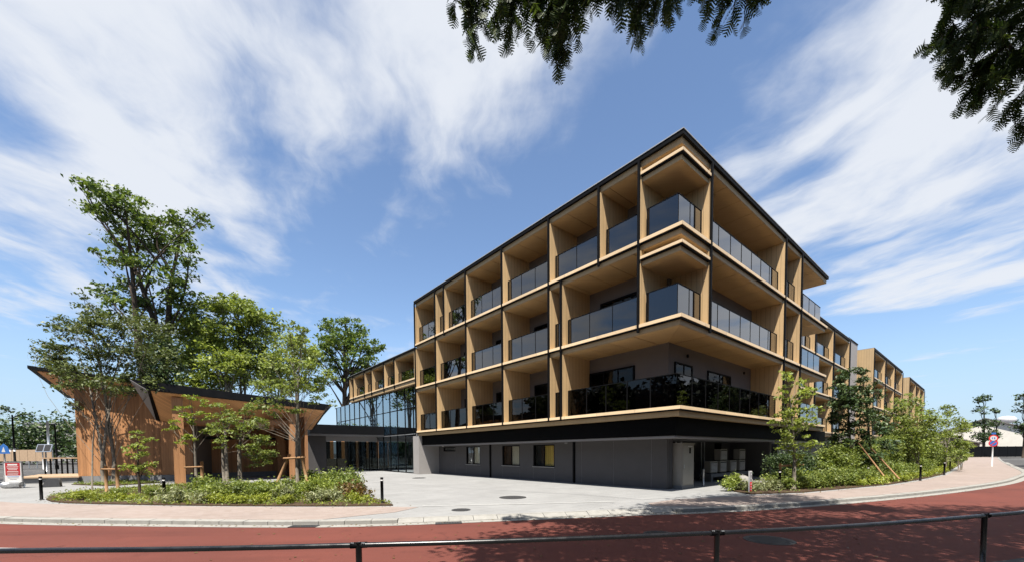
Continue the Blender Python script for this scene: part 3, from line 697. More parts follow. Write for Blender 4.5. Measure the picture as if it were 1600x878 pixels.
def wallrun(par, pts, z0, z1, mat, th=.14, name='wall'):
    for a, b in zip(pts[:-1], pts[1:]):
        a, b = Vector((*a, 0)), Vector((*b, 0)); d = (b-a).normalized(); n = Vector((-d.y, d.x, 0))*th
        lo = [a, b, b+n, a+n]
        MB().hull([q+up*z0 for q in lo], [q+up*z1 for q in lo]).build(name, M[mat], par)
bw0 = A_+ex*1.2+ey*6.3; bw1 = A_+ex*8.0+ey*6.3
wallrun(pav, [(bw0.x, bw0.y), (bw1.x, bw1.y)], .32, 3.5, 'woodwall'); wallrun(pav, [(bw0.x, bw0.y-.04), (bw1.x, bw1.y-.04)], 0, .318, 'plinth', .2, 'plinth')
e0 = A_+ex*8.05+ey*.5; e1 = A_+ex*8.05+ey*6.2
wallrun(pav, [(e0.x, e0.y), (e1.x, e1.y)], 0, 3.9, 'woodwall', .16)

# ------------------------------------------------------------------ the timber house left of it
hs = thing('timber_house', 'cedar clad house with a sharp rising dark roof behind the spreading tree', 'house')
T_, L_, Rr, Bk = Vector((-26.5,22.3,6.35)), Vector((-29.55,27,5.38)), Vector((-17.6,23.7,5.2)), Vector((-20.9,29.5,4.4))
rf2 = MB().hull([p+up*.0 for p in (T_, Rr, Bk, L_)], [p+up*.16 for p in (T_, Rr, Bk, L_)]).build('roof', M['roofdark'], hs)
c2 = (T_+L_+Rr+Bk)/4
S2 = [p+(c2-p)*.08 for p in (T_, Rr, Bk, L_)]
MB().hull([p-up*.05 for p in S2], [p-up*.002 for p in S2]).build('soffit', M['woodsoffit'], rf2)
W0, W1, W2 = Vector((-25.1,23.3,0)), Vector((-19.3,24.4,0)), Vector((-27.3,27.2,0))
def topz(p):
    # height of the roof underside over p (bilinear enough)
    n = (Rr-T_).cross(L_-T_); return T_.z-((p.x-T_.x)*n.x+(p.y-T_.y)*n.y)/n.z-.06
def boards(a, b, z0, pitch, name='cladding_board', gap=.008, th=.06):
    d = (b-a); Ln = d.length; d.normalize(); n = Vector((-d.y, d.x, 0))*th; k = int(Ln/pitch); pw = Ln/k
    for i in range(k):
        p = a+d*(i*pw+gap/2); q = a+d*((i+1)*pw-gap/2); j = random.uniform(-.006, .006); o = Vector((-d.y, d.x, 0))*j
        lo = [p+o, q+o, q+n+o, p+n+o]
        MB().hull([Vector((r.x, r.y, z0)) for r in lo], [Vector((r.x, r.y, topz(r)-.01)) for r in lo]).build(name, M['woodwall'], hs)
random.seed(3)
boards(W0, W1, .36, .42); boards(W2, W0-Vector((.02,-.02,0)), .36, .42)
in0, in1, in2 = W0+Vector((.1,.15,0)), W1+Vector((0,.12,0)), W2+Vector((.15,.05,0))
bk = [in0, in1, in1+Vector((-2,6,0)), in2]
MB().hull([Vector((p.x, p.y, 0)) for p in bk], [Vector((p.x, p.y, topz(p)-.08)) for p in bk]).build('core', M['interior'], hs)
wallrun(hs, [(W2.x-.06, W2.y-.05), (W0.x-.06, W0.y-.06), (W1.x, W1.y-.06)], 0, .355, 'plinth', .3, 'plinth')
# deck with its rail in front of the house
dk = thing('timber_deck', 'low pale timber deck with black baluster rail left of the cedar house', 'deck')
DP = [(-26.2,22.2),(-24.75,23.0),(-26.9,26.8),(-30.2,26.2)]
MB().prism([(-27.3,22.45),(-24.9,23.05),(-26.9,26.7),(-30.4,26.1)], 0, .30).build('base', M['plinth'], dk)
edge0, edge1 = Vector((-27.4,22.3,0)), Vector((-30.6,26.2,0)); w_ = Vector((-24.75,23.0,0)), Vector((-26.9,26.8,0))
for i in range(14):
    a = i/14; b = (i+1)/14-.004
    P = [edge0.lerp(edge1, a), w_[0].lerp(w_[1], a), w_[0].lerp(w_[1], b), edge0.lerp(edge1, b)]
    MB().hull([p+up*.301 for p in P], [p+up*.375 for p in P]).build('deck_board', M['woodlight'], dk)
ra, rb = Vector((-28.6,25.2,0)), Vector((-26.3,26.3,0)); ra = Vector((-29.3,24.8,0)); 
rail_pts = [Vector((-30.0,25.9,0)), Vector((-27.2,26.6,0))]
for i in range(11):
    p = rail_pts[0].lerp(rail_pts[1], i/10); bx('baluster', M['black'], dk, p.x-.03, p.x+.03, p.y-.03, p.y+.03, .376, 1.36)
a, b = rail_pts; MB().hull([a+Vector((-.1,-.08,1.361)), b+Vector((.1,-.08,1.361)), b+Vector((.1,.08,1.361)), a+Vector((-.1,.08,1.361))], [a+Vector((-.1,-.08,1.43)), b+Vector((.1,-.08,1.43)), b+Vector((.1,.08,1.43)), a+Vector((-.1,.08,1.43))]).build('handrail', M['woodlight'], dk)
# ================================================================== trees and planting
def leaf_arrays(cent, size, rng, up_bias=.45, aspect=.55):
    """a four-cornered leaf at each centre, random turn"""
    n = len(cent); nrm = rng.normal(size=(n, 3)); nrm[:, 2] = np.abs(nrm[:, 2])+up_bias; nrm /= np.linalg.norm(nrm, axis=1)[:, None]
    t = rng.normal(size=(n, 3)); t -= (t*nrm).sum(1)[:, None]*nrm; t /= np.linalg.norm(t, axis=1)[:, None]; b = np.cross(nrm, t)
    s = size*rng.uniform(.45, 1.5, n)[:, None]
    v = np.empty((n, 4, 3)); dr = np.array([0, 0, -1.0])
    v[:, 0] = cent-t*s*.5; v[:, 1] = cent-b*s*aspect*.5+t*s*.05; v[:, 2] = cent+t*s*.5+dr*s*.18; v[:, 3] = cent+b*s*aspect*.5+t*s*.05
    return v.reshape(-1, 3)
def quad_mesh(name, verts, mat):
    n = len(verts); me = bpy.data.meshes.new(name); me.vertices.add(n); me.vertices.foreach_set('co', np.ascontiguousarray(verts, dtype=np.float32).ravel())
    me.loops.add(n); me.loops.foreach_set('vertex_index', np.arange(n, dtype=np.int32))
    me.polygons.add(n//4); me.polygons.foreach_set('loop_start', np.arange(0, n, 4, dtype=np.int32))
    me.update(calc_edges=True); me.materials.append(mat); return me
def bend(a, b, rng, sag=.12, n=4):
    a, b = np.array(a, float), np.array(b, float); L = np.linalg.norm(b-a)
    side = rng.normal(size=3)*L*sag*.5; side[2] = abs(side[2])*.2
    return [a+(b-a)*t+side*math.sin(math.pi*t)+np.array([0, 0, L*sag*(t-t*t)]) for t in np.linspace(0, 1, n)]
def tree(name, label, base, lobes, leaf, mat, bark='bark', r0=.2, fork=.3, dens=7.0, stems=1, lean=(0, 0), spread=1.0, pads=9, flat=.6, seed=1, group=None, cat='tree', depth=None, limb=.5, drop=0.0):
    """lobes: world (x, y, z, r). Limbs run from the trunk to every lobe, twigs to the leaf pads inside it."""
    rng = np.random.default_rng(seed); b = np.array(base, float)
    t = thing(name, label, cat, tuple(b), 0, group)
    lob = np.array(lobes)-np.array([*b, 0]); zmin, zmax = lob[:, 2].min(), lob[:, 2].max()
    tm = MB(); L = []; H = zmax
    ax = []     # stems as polylines
    for s in range(stems):
        ang = rng.uniform(0, 6.28); off = (0 if stems == 1 else r0*1.6)
        grp = lob[s::stems]; top = grp[grp[:, 2].argmax()][:3]
        p0 = np.array([math.cos(ang)*off, math.sin(ang)*off, -.05]); 
        p1 = np.array([p0[0]*1.2+lean[0]*H*fork, p0[1]*1.2+lean[1]*H*fork, H*fork])
        p2 = p1+(top-p1)*.5*np.array([.7, .7, 1]); pl = [p0, p0*.5+p1*.5+rng.normal(size=3)*r0*.3, p1, p2, top]
        rr = r0/math.sqrt(stems); tm.tube(pl, [rr*1.25, rr, rr*.8, rr*.45, rr*.08], 8); ax.append((pl, rr))
    for i, (x, y, z, r) in enumerate(lob):
        pl, rr = ax[i % stems]
        # attach on the stem a good way below the lobe
        zt = max(pl[2][2]*.75, z-limb*np.hypot(x, y)-r*.8-.1*H); zt = min(zt, pl[4][2]*.92)
        for k in range(1, 4):
            if pl[k+1][2] >= zt or k == 3: f = (zt-pl[k][2])/max(1e-3, pl[k+1][2]-pl[k][2]); f = min(max(f, 0), 1); a = pl[k]+(pl[k+1]-pl[k])*f; break
        c = np.array([x, y, z-r*.25]); lr = max(.012, rr*.34*min(1.0, r/1.2)); path = bend(a, c, rng, .16, 5)
        tm.tube(path, [lr, lr*.85, lr*.65, lr*.5, lr*.35], 6)
        npad = max(3, int(pads*rng.uniform(.8, 1.2))); per = max(6, int(2.2*dens*(r/leaf)**2/npad))
        for k in range(npad):
            d = rng.normal(size=3); d /= np.linalg.norm(d); d *= rng.uniform(.45, 1.0)*r*spread; d[2] *= .85
            q = np.array([x, y, z])+d
            tm.tube(bend(path[3 if k % 2 else 4], q, rng, .12, 3), [lr*.3, lr*.2, .006], 4, False)
            pr = r*rng.uniform(.26, .48)
            pts = rng.normal(size=(per, 3))*np.array([pr, pr, pr*flat])*.62+q; pts[:, 2] -= drop*np.hypot(pts[:, 0]-q[0], pts[:, 1]-q[1])
            L.append(pts)
    cent = np.concatenate(L); cent = cent[cent[:, 2] > .12]
    tm.build('trunk', M[bark], t, True)
    link('crown', quad_mesh('crown', leaf_arrays(cent, leaf, rng), M[mat]), t)
    return t
def lob3(key, dy=.55, seed=0, fill=0):
    """spread the lobes measured across the view in depth as well"""
    X, Y, ls = LOBES[key]; rng = np.random.default_rng(seed+77); w = (max(l[0] for l in ls)-min(l[0] for l in ls))/2
    def push(x, z, r, d): k = (Y+d)/Y; return (x*k, Y+d, 1.56+(z-1.56)*k, r*k)
    out = [push(x, z, r, rng.uniform(-dy, dy)*w) for x, z, r in ls]
    for i in range(fill):
        x, z, r = ls[rng.integers(len(ls))]; out.append(push(x+rng.normal()*r*.3, z+rng.normal()*r*.3, r*.9, rng.uniform(-1, 1)*w*dy))
    return (X, Y), out
LOBES = {}
LOBES['big'] = (-31.81, 36.00, [(-36.76, 24.19, 1.37), (-35.12, 23.69, 1.6), (-33.48, 23.13, 1.71), (-31.85, 22.42, 1.71), (-30.49, 21.59, 1.49), (-34.11, 21.62, 1.71), (-32.49, 20.52, 1.94), (-30.86, 19.69, 1.49), (-33.69, 18.89, 1.6), (-32.06, 17.78, 1.6), (-28.52, 22.12, 1.37), (-27.14, 21.84, 0.86), (-28.99, 20.22, 1.37), (-28.1, 18.85, 1.26), (-28.73, 17.21, 1.49), (-30.07, 16.12, 1.49), (-35.52, 15.88, 1.26), (-28.54, 15.01, 1.6), (-33.28, 15.87, 1.6), (-31.65, 14.59, 1.6), (-36.29, 22.72, 0.91), (-36.19, 19.18, 0.57), (-34.74, 14.61, 1.26)])
LOBES['zel'] = (-22.12, 22.00, [(-25.77, 7.19, 0.42), (-24.8, 7.18, 0.77), (-24.8, 8.48, 0.35), (-23.75, 8.64, 0.7), (-24.33, 6.26, 0.77), (-22.62, 9.21, 0.7), (-23.1, 7.95, 0.98), (-21.65, 8.11, 0.98), (-20.4, 8.95, 0.84), (-19.4, 8.27, 0.98), (-22.06, 6.75, 1.05), (-20.5, 6.91, 1.05), (-19.12, 6.9, 0.91), (-23.5, 5.74, 0.91), (-21.96, 5.38, 1.05), (-20.23, 5.37, 0.98), (-23.75, 4.29, 0.42), (-19.36, 5.36, 0.7), (-22.92, 10.09, 0.28)])
LOBES['mid1'] = (-26.21, 38.00, [(-30.23, 13.42, 1.33), (-28.1, 14.46, 1.33), (-26.59, 15.15, 0.97), (-30.91, 11.36, 1.45), (-28.49, 12.23, 1.57), (-26.39, 12.8, 1.45), (-29.79, 9.59, 1.57), (-27.38, 10.16, 1.57), (-30.75, 8.11, 1.33), (-28.06, 8.09, 1.45), (-25.88, 10.44, 1.21)])
LOBES['mid2'] = (-26.32, 40.00, [(-26.62, 15.85, 0.89), (-25.53, 14.92, 1.27), (-24.29, 14.6, 1.14), (-25.92, 12.76, 1.4), (-24.04, 12.75, 1.27), (-25.04, 10.9, 1.52), (-26.35, 9.35, 1.4), (-23.49, 10.26, 1.27), (-24.18, 8.4, 1.27)])
LOBES['mid3'] = (-25.17, 44.00, [(-25.39, 14.54, 1.12), (-24.04, 13.51, 1.26), (-22.68, 12.82, 1.12), (-24.78, 11.81, 1.4), (-22.4, 10.77, 1.26), (-26.22, 10.11, 1.26), (-23.83, 9.06, 1.26), (-20.98, 11.78, 0.98), (-21.41, 9.04, 1.12)])
LOBES['front'] = (-8.65, 16.00, [(-8.67, 6.45, 0.36), (-8.23, 6.27, 0.3), (-8.99, 5.83, 0.46), (-8.12, 5.65, 0.46), (-9.39, 5.17, 0.46), (-8.64, 5.04, 0.46), (-7.76, 5.08, 0.46), (-7.22, 4.53, 0.36), (-8.16, 4.28, 0.46), (-9.05, 4.17, 0.51), (-9.75, 4.3, 0.46), (-9.95, 3.55, 0.36), (-9.33, 3.29, 0.36), (-8.57, 3.41, 0.36), (-7.55, 3.78, 0.41), (-7.05, 3.53, 0.2), (-10.36, 2.79, 0.2)])
LOBES['t5'] = (-25.49, 62.00, [(-25.05, 21.5, 1.38), (-27.21, 20.56, 1.38), (-23.33, 20.53, 1.38), (-28.52, 18.84, 1.38), (-25.61, 18.63, 1.77), (-22.7, 18.32, 1.67), (-20.78, 17.35, 1.18), (-19.6, 17.72, 0.49), (-27.12, 16.43, 1.57), (-24.22, 15.93, 1.67), (-21.8, 15.14, 1.38), (-29.08, 15.96, 1.28), (-26.22, 13.53, 1.57), (-23.32, 12.83, 1.48), (-20.87, 13.01, 0.89), (-28.19, 13.06, 1.38)])
LOBES['darkL'] = (-25.61, 30.00, [(-25.58, 9.31, 1.24), (-26.89, 8.39, 1.24), (-25.52, 7.44, 1.24), (-26.64, 6.75, 1.05), (-24.77, 6.27, 0.95), (-28.29, 6.76, 1.05)])
LOBES['mapleA'] = (-16.17, 20.60, [(-16.27, 4.53, 0.29), (-16.73, 3.82, 0.33), (-15.73, 4.2, 0.29), (-16.25, 3.43, 0.39), (-17.05, 3.11, 0.29), (-15.54, 3.49, 0.29), (-16.29, 2.52, 0.33), (-15.47, 2.68, 0.26), (-16.79, 2.2, 0.23), (-17.38, 2.92, 0.2)])
LOBES['smallB'] = (-14.66, 15.80, [(-14.64, 2.36, 0.23), (-14.94, 1.87, 0.2), (-14.31, 2.06, 0.25), (-14.66, 1.51, 0.28), (-15.11, 1.01, 0.25), (-14.51, 0.93, 0.28), (-14.14, 1.26, 0.18)])
LOBES['pavT1'] = (-13.72, 19.50, [(-13.99, 3.69, 0.37), (-13.48, 3.22, 0.37), (-14.33, 2.83, 0.31), (-13.2, 2.52, 0.37), (-13.89, 2.15, 0.37), (-12.82, 1.83, 0.31)])
LOBES['pavT2'] = (-13.34, 20.00, [(-12.92, 3.73, 0.32), (-12.47, 3.1, 0.38), (-12.66, 2.15, 0.44), (-12.11, 1.52, 0.38), (-12.85, 1.36, 0.38), (-13.27, 2.95, 0.25)])
LOBES['R1'] = (11.00, 15.70, [(10.6, 4.54, 0.22), (10.9, 4.15, 0.3), (11.31, 3.8, 0.32), (10.47, 3.66, 0.3), (11.05, 3.24, 0.32), (11.62, 3.11, 0.27), (10.56, 2.92, 0.32), (11.31, 2.62, 0.37), (10.14, 2.63, 0.25), (10.83, 2.17, 0.35), (11.57, 2.02, 0.32), (11.21, 1.63, 0.35), (10.59, 1.75, 0.27), (11.1, 1.08, 0.22)])
LOBES['R2'] = (16.47, 19.60, [(15.98, 5.26, 0.31), (15.71, 4.71, 0.31), (16.25, 4.4, 0.37), (15.86, 3.85, 0.37), (16.43, 3.48, 0.44), (15.66, 3.18, 0.31), (16.2, 2.71, 0.44), (16.92, 2.7, 0.37), (15.91, 1.94, 0.4), (16.64, 1.62, 0.44)])
LOBES['R3'] = (17.76, 20.00, [(17.21, 5.46, 0.22), (17.36, 4.83, 0.35), (17.79, 4.2, 0.38), (17.16, 3.99, 0.35), (18.03, 3.35, 0.38), (17.47, 3.2, 0.41), (18.37, 2.63, 0.32), (17.82, 2.25, 0.44), (18.56, 1.77, 0.38), (17.78, 1.36, 0.44)])
LOBES['R4'] = (24.06, 24.00, [(23.59, 4.34, 0.46), (22.97, 3.7, 0.53), (24.23, 3.5, 0.53), (23.27, 2.68, 0.61), (24.42, 2.37, 0.57), (23.8, 1.61, 0.61), (22.76, 2.0, 0.46)])
LOBES['R5'] = (30.19, 28.00, [(30.11, 4.25, 0.4), (29.47, 3.6, 0.53), (30.59, 3.28, 0.53), (29.06, 2.72, 0.58), (30.18, 2.27, 0.62), (31.3, 2.04, 0.44), (29.78, 1.38, 0.58), (31.11, 1.24, 0.44)])
LOBES['R6'] = (33.39, 30.00, [(33.5, 3.12, 0.43), (34.02, 2.07, 0.38), (33.23, 1.6, 0.48)])
LOBES['con1'] = (93.48, 80.00, [(92.87, 11.47, 1.14), (92.72, 9.21, 1.4), (93.21, 6.69, 1.65), (93.06, 4.17, 1.52)])
LOBES['con2'] = (100.82, 84.00, [(100.41, 9.57, 0.93), (100.52, 6.93, 1.2), (100.11, 4.28, 1.33)])
LOBES['con3'] = (88.92, 70.00, [(88.19, 10.95, 1.0), (88.54, 8.2, 1.22), (88.23, 5.45, 1.33)])

def T(key, name, label, **kw):
    dy = kw.pop('dy', .55); fill = kw.pop('fill', 0); rs = kw.pop('rs', 1.0); b, l = lob3(key, dy, kw.get('seed', 1), fill); l = [(x, y, z, r*rs) for x, y, z, r in l]; return tree(name, label, (b[0], b[1], 0), l, **kw)
T('big', 'tall_tree', 'tallest tree with two dark crowns rising behind the timber house', leaf=.30, mat='leaf_big', r0=.55, fork=.42, dens=9, pads=10, flat=.42, seed=3, fill=0, lean=(0, 0), stems=3, rs=.96)
T('zel', 'spreading_tree', 'wide vase-shaped zelkova before the cedar house wall', leaf=.15, mat='leaf_zel', bark='barkpale', r0=.17, fork=.14, dens=6.5, pads=11, flat=.4, stems=4, seed=5, limb=.9, drop=.25, fill=16)
T('mid1', 'green_tree', 'bright green tree behind the pavilion roof, next to the tall tree', leaf=.28, mat='leaf_light', bark='barkpale', r0=.2, fork=.4, dens=7, pads=9, flat=.5, stems=2, seed=7, fill=20, rs=1.25)
T('mid2', 'green_tree', 'slim pale-trunked tree behind the pavilion, right of the bright green one', leaf=.28, mat='leaf_mid', bark='barkpale', r0=.2, fork=.4, dens=7, pads=9, flat=.5, stems=2, seed=9, fill=16, rs=1.3)
T('mid3', 'green_tree', 'green tree filling the gap behind the right end of the pavilion', leaf=.28, mat='leaf_light', bark='barkpale', r0=.2, fork=.4, dens=7, pads=9, flat=.5, stems=2, seed=10, fill=8, rs=1.25)
T('front', 'multi_stem_tree', 'slender multi-stemmed tree at the right end of the left planting bed', leaf=.115, mat='leaf_mid', bark='barkpale', r0=.10, fork=.42, dens=5.0, pads=8, flat=.35, stems=3, seed=11, limb=.8, fill=10, rs=1.1)
T('t5', 'rounded_tree', 'rounded dark green tree behind the low wing roof', leaf=.42, mat='leaf_big', r0=.45, fork=.45, dens=8, pads=9, flat=.5, seed=13, fill=14, rs=1.2)
T('darkL', 'evergreen_tree', 'dark evergreen between the tall tree and the pavilion roof', leaf=.24, mat='leaf_dark', r0=.2, fork=.4, dens=8, pads=9, seed=15, fill=8)
T('mapleA', 'young_maple', 'young lime-green maple tied to a cross stake before the pavilion column', leaf=.13, mat='leaf_maple', bark='barkpale', r0=.06, fork=.45, dens=8, pads=7, flat=.3, seed=17, rs=1.15)
T('smallB', 'young_tree', 'short bright young tree beside the wooden stakes', leaf=.10, mat='leaf_light', bark='bark', r0=.045, fork=.35, dens=8, pads=7, flat=.4, seed=19, rs=1.15)
T('pavT1', 'small_tree', 'small sparse tree under the pavilion eaves, left one', leaf=.11, mat='leaf_mid', bark='barkpale', r0=.10, fork=.55, dens=6, pads=8, flat=.35, stems=2, seed=21, fill=5, rs=1.25)
T('pavT2', 'small_tree', 'small darker tree under the pavilion eaves, right one', leaf=.11, mat='leaf_shrub', bark='barkpale', r0=.09, fork=.5, dens=6.5, pads=8, flat=.35, stems=2, seed=23, fill=6, rs=1.3)
T('R1', 'young_tree', 'light green young tree in front of the service court corner', leaf=.115, mat='leaf_light', bark='barkpale', r0=.065, fork=.3, dens=7, pads=8, flat=.4, seed=25, dy=.8, fill=6, rs=1.15)
T('R2', 'evergreen_tree', 'dark evergreen, the left one of the pair before the side front', leaf=.13, mat='leaf_dark', r0=.07, fork=.25, dens=12, pads=10, flat=.45, seed=27, dy=.9, fill=7, rs=1.3)
T('R3', 'evergreen_tree', 'dark evergreen, the right one of the pair, with two prop stakes', leaf=.13, mat='leaf_dark', r0=.07, fork=.25, dens=12, pads=10, flat=.45, seed=29, dy=.9, fill=7, rs=1.3)
T('R4', 'bushy_tree', 'bushy olive-green tree right of the evergreen pair', leaf=.13, mat='leaf_mid', bark='barkpale', r0=.06, fork=.2, dens=8, pads=9, stems=3, seed=31, dy=.9, fill=6, rs=1.25)
T('R5', 'bushy_tree', 'loose bushy tree near the end of the right planting bed', leaf=.13, mat='leaf_mid', bark='barkpale', r0=.06, fork=.2, dens=7, pads=9, stems=3, seed=33, dy=.9, fill=6, rs=1.3)
T('R6', 'bushy_tree', 'thin feathery tree at the far tip of the right bed', leaf=.13, mat='leaf_light', bark='barkpale', r0=.05, fork=.2, dens=5, pads=8, stems=3, seed=35, dy=.9, fill=4, rs=1.3)
T('con1', 'pine_tree', 'tall clipped pine beyond the black fence', leaf=.38, mat='leaf_dark', r0=.22, fork=.35, dens=10, pads=10, seed=37, dy=.5, fill=4, rs=.85)
T('con2', 'pine_tree', 'shorter clipped pine right of the tall pine', leaf=.38, mat='leaf_dark', r0=.2, fork=.3, dens=10, pads=10, seed=39, dy=.5, fill=4, rs=.85)
T('con3', 'pine_tree', 'pine cut by the right picture edge, before the houses', leaf=.34, mat='leaf_dark', r0=.22, fork=.35, dens=10, pads=10, seed=44, dy=.5, fill=4, rs=.9)

# ---- shrubs: a few meshes, each shrub an object of its own
def shrub_mesh(name, mat, r, h, n, leaf, seed, flat=.6, clumps=14, spiky=False):
    rng = np.random.default_rng(seed); L = []
    for k in range(clumps):
        a = rng.uniform(0, 6.28); q = r*math.sqrt(rng.uniform(0, 1))*.8; z = h*rng.uniform(.25, .85)*(1-.45*(q/r)**2)
        c = np.array([q*math.cos(a), q*math.sin(a), z]); pr = r*rng.uniform(.22, .4)
        L.append(c+rng.normal(size=(n//clumps, 3))*np.array([pr, pr, min(pr, h*.3)])*.62)
    c = np.concatenate(L); c = c[c[:, 2] > .02]
    return quad_mesh(name, leaf_arrays(c, leaf, rng, .25, .35 if spiky else .55), M[mat])
SH = {
 'green':  [shrub_mesh('green_shrub', 'leaf_shrub', .62, .78, 2600, .085, s) for s in (1, 2, 3)],
 'light':  [shrub_mesh('light_shrub', 'leaf_light', .55, .70, 2000, .085, s) for s in (4, 5)],
 'dark':   [shrub_mesh('dark_shrub', 'leaf_dark', .65, .85, 2400, .085, s) for s in (6, 7)],
 'lime':   [shrub_mesh('lime_shrub', 'leaf_lime', .40, .34, 800, .065, s) for s in (8, 9)],
 'pale':   [shrub_mesh('variegated_shrub', 'leaf_pale', .48, .52, 1000, .10, s, spiky=True) for s in (10, 11)],
 'rust':   [shrub_mesh('rust_shrub', 'leaf_rust', .5, .55, 1000, .08, s) for s in (12,)],
 'flower': [shrub_mesh('flowering_shrub', 'leaf_flower', .40, .42, 600, .06, s) for s in (13,)],
 'tall':   [shrub_mesh('tall_shrub', 'leaf_mid', .95, 2.3, 5200, .10, s, clumps=26) for s in (14, 15, 16)],
 'talld':  [shrub_mesh('tall_dark_shrub', 'leaf_dark', .95, 2.1, 5200, .10, s, clumps=26) for s in (17, 18)],
}
ORD = 'first second third fourth fifth sixth seventh eighth ninth tenth eleventh twelfth thirteenth fourteenth fifteenth sixteenth seventeenth eighteenth nineteenth twentieth'.split()
ORD += ['twenty-'+w for w in ORD[:9]]
random.seed(21)
def shrub(kind, x, y, sc, label, group, sz=None):
    me = random.choice(SH[kind]); o = link(me.name.split('.')[0], me); o.location = (x, y, .03); o.rotation_euler = (0, 0, random.uniform(0, 6.28))
    o.scale = (sc, sc, sz or sc*random.uniform(.85, 1.15)); return tag(o, label, 'shrub', group)
G1, G2 = 'shrubs in the left planting bed', 'shrubs in the right planting bed'
def row(kind, pts, sc, label, group, jit=.12):
    pts = sorted(pts, key=lambda p: p[0]/p[1]); n = len(pts)      # left to right as seen from the road
    for i, (x, y) in enumerate(pts):
        lab = label if n == 1 else label+(', left one' if n == 2 and i == 0 else ', right one' if n == 2 else ', leftmost' if i == 0 else ', rightmost' if i == n-1 else ', %s from the left' % ORD[i])
        shrub(kind, x+random.uniform(-jit, jit), y+random.uniform(-jit, jit), sc*random.uniform(.85, 1.15), lab, group)
row('green', [(-10.6,13.9),(-9.9,13.5),(-9.2,13.9),(-8.5,13.4),(-7.8,13.8),(-10.3,14.8),(-9.4,14.9),(-8.6,14.7),(-11.1,14.5)], .85, 'rounded mid-green shrub in the left bed between bollard and multi-stemmed tree', G1)
row('light', [(-9.7,13.2),(-8.9,14.3),(-7.3,13.1),(-6.8,13.9),(-8.0,15.1),(-10.0,16.0)], .8, 'yellow-green shrub filling gaps of the left bed', G1)
row('green', [(-6.6,15.3),(-7.4,15.9),(-5.9,14.7),(-8.6,16.6),(-6.9,16.6)], 1.0, 'taller glossy green shrub at the right end of the left bed', G1)
row('rust', [(-5.5,14.1),(-5.2,13.6)], .95, 'rust-tinted shrub at the right tip of the left bed', G1)
row('lime', [(-9.3,12.75),(-8.6,12.6),(-7.9,12.6),(-7.0,12.45),(-4.85,12.6),(-15.5,14.25),(-14.9,13.9),(-14.2,13.75),(-13.3,13.7),(-15.9,14.9)], .9, 'low lime-yellow shrub along the front of the left bed', G1)
row('pale', [(-6.2,12.7),(-7.2,12.8),(-5.7,12.9),(-9.9,12.75),(-11.0,12.95)], .85, 'pale variegated tuft at the front of the left bed', G1)
row('green', [(-12.3,14.4),(-13.2,14.6),(-14.6,15.0),(-13.0,16.4)], .55, 'small loose green shrub left of the middle bollard', G1)
row('flower', [(-9.6,17.3),(-8.0,17.6)], .8, 'pale flowering shrub at the back of the left bed', G1)
# right bed
def along(i, f, back): 
    a, b = Vector(RB0[i]), Vector(RB0[i+1]); p = a.lerp(b, f); return (p.x-.64*back, p.y+.77*back)
shrub('light', 8.55, 15.6, .9, 'bright shrub at the near corner of the right bed', G2)
row('pale', [(9.15,15.35),(9.5,15.5),(9.9,15.6)], .8, 'pale feathery grass tuft beside the red marker post', G2)
row('flower', [(9.3,15.9),(10.0,16.1)], .85, 'lavender-white flowering plant beside the red marker post', G2)
row('green', [along(2, f, .85) for f in (.10, .22, .34, .46, .58, .70, .82, .94)], .92, 'rounded green shrub in the front row of the right bed', G2)
row('light', [along(2, f, 1.5) for f in (.16, .4, .64, .88)], 1.0, 'yellow-green shrub in the second row of the right bed', G2)
row('green', [along(3, f, .9) for f in (.1, .3, .5, .7, .9)]+[along(4, f, .9) for f in (.1, .3, .5, .7, .9)], 1.0, 'green shrub before the bushy trees of the right bed', G2)
row('lime', [along(2, f, .38) for f in (.72, .84, .96)]+[along(3, f, .36) for f in (.08, .24, .4, .56, .72, .88)]+[along(4, f, .36) for f in (.06, .22, .38, .54, .7, .86)]+[along(5, f, .4) for f in (.03, .1, .17, .24, .31, .4, .5, .6, .7, .8)], 1.05, 'low lime-yellow shrub edging the right pavement', G2)
row('talld', [along(2, f, 2.9) for f in (.62, .78, .95)], .85, 'tall dark shrub shading the foot of the side front', G2)
row('tall', [along(3, f, 2.1) for f in (.0, .18, .36, .54, .72, .9)]+[along(4, f, 2.0) for f in (.05, .25, .45, .65, .85)], .95, 'tall green shrub standing between the bushy trees', G2)
row('tall', [along(5, f, 2.0) for f in (.03, .09, .16, .23, .31, .4, .5, .6, .72, .86)], 1.35, 'tall shrub in the receding end of the right bed', G2)
row('green', [along(5, f, 1.0) for f in (.04, .12, .2, .28, .37, .47, .58)], 1.2, 'green shrub in the receding end of the right bed', G2)
row('dark', [along(2, f, 1.8) for f in (.22, .36, .5)], .8, 'dark shrub below the light green young tree', G2)
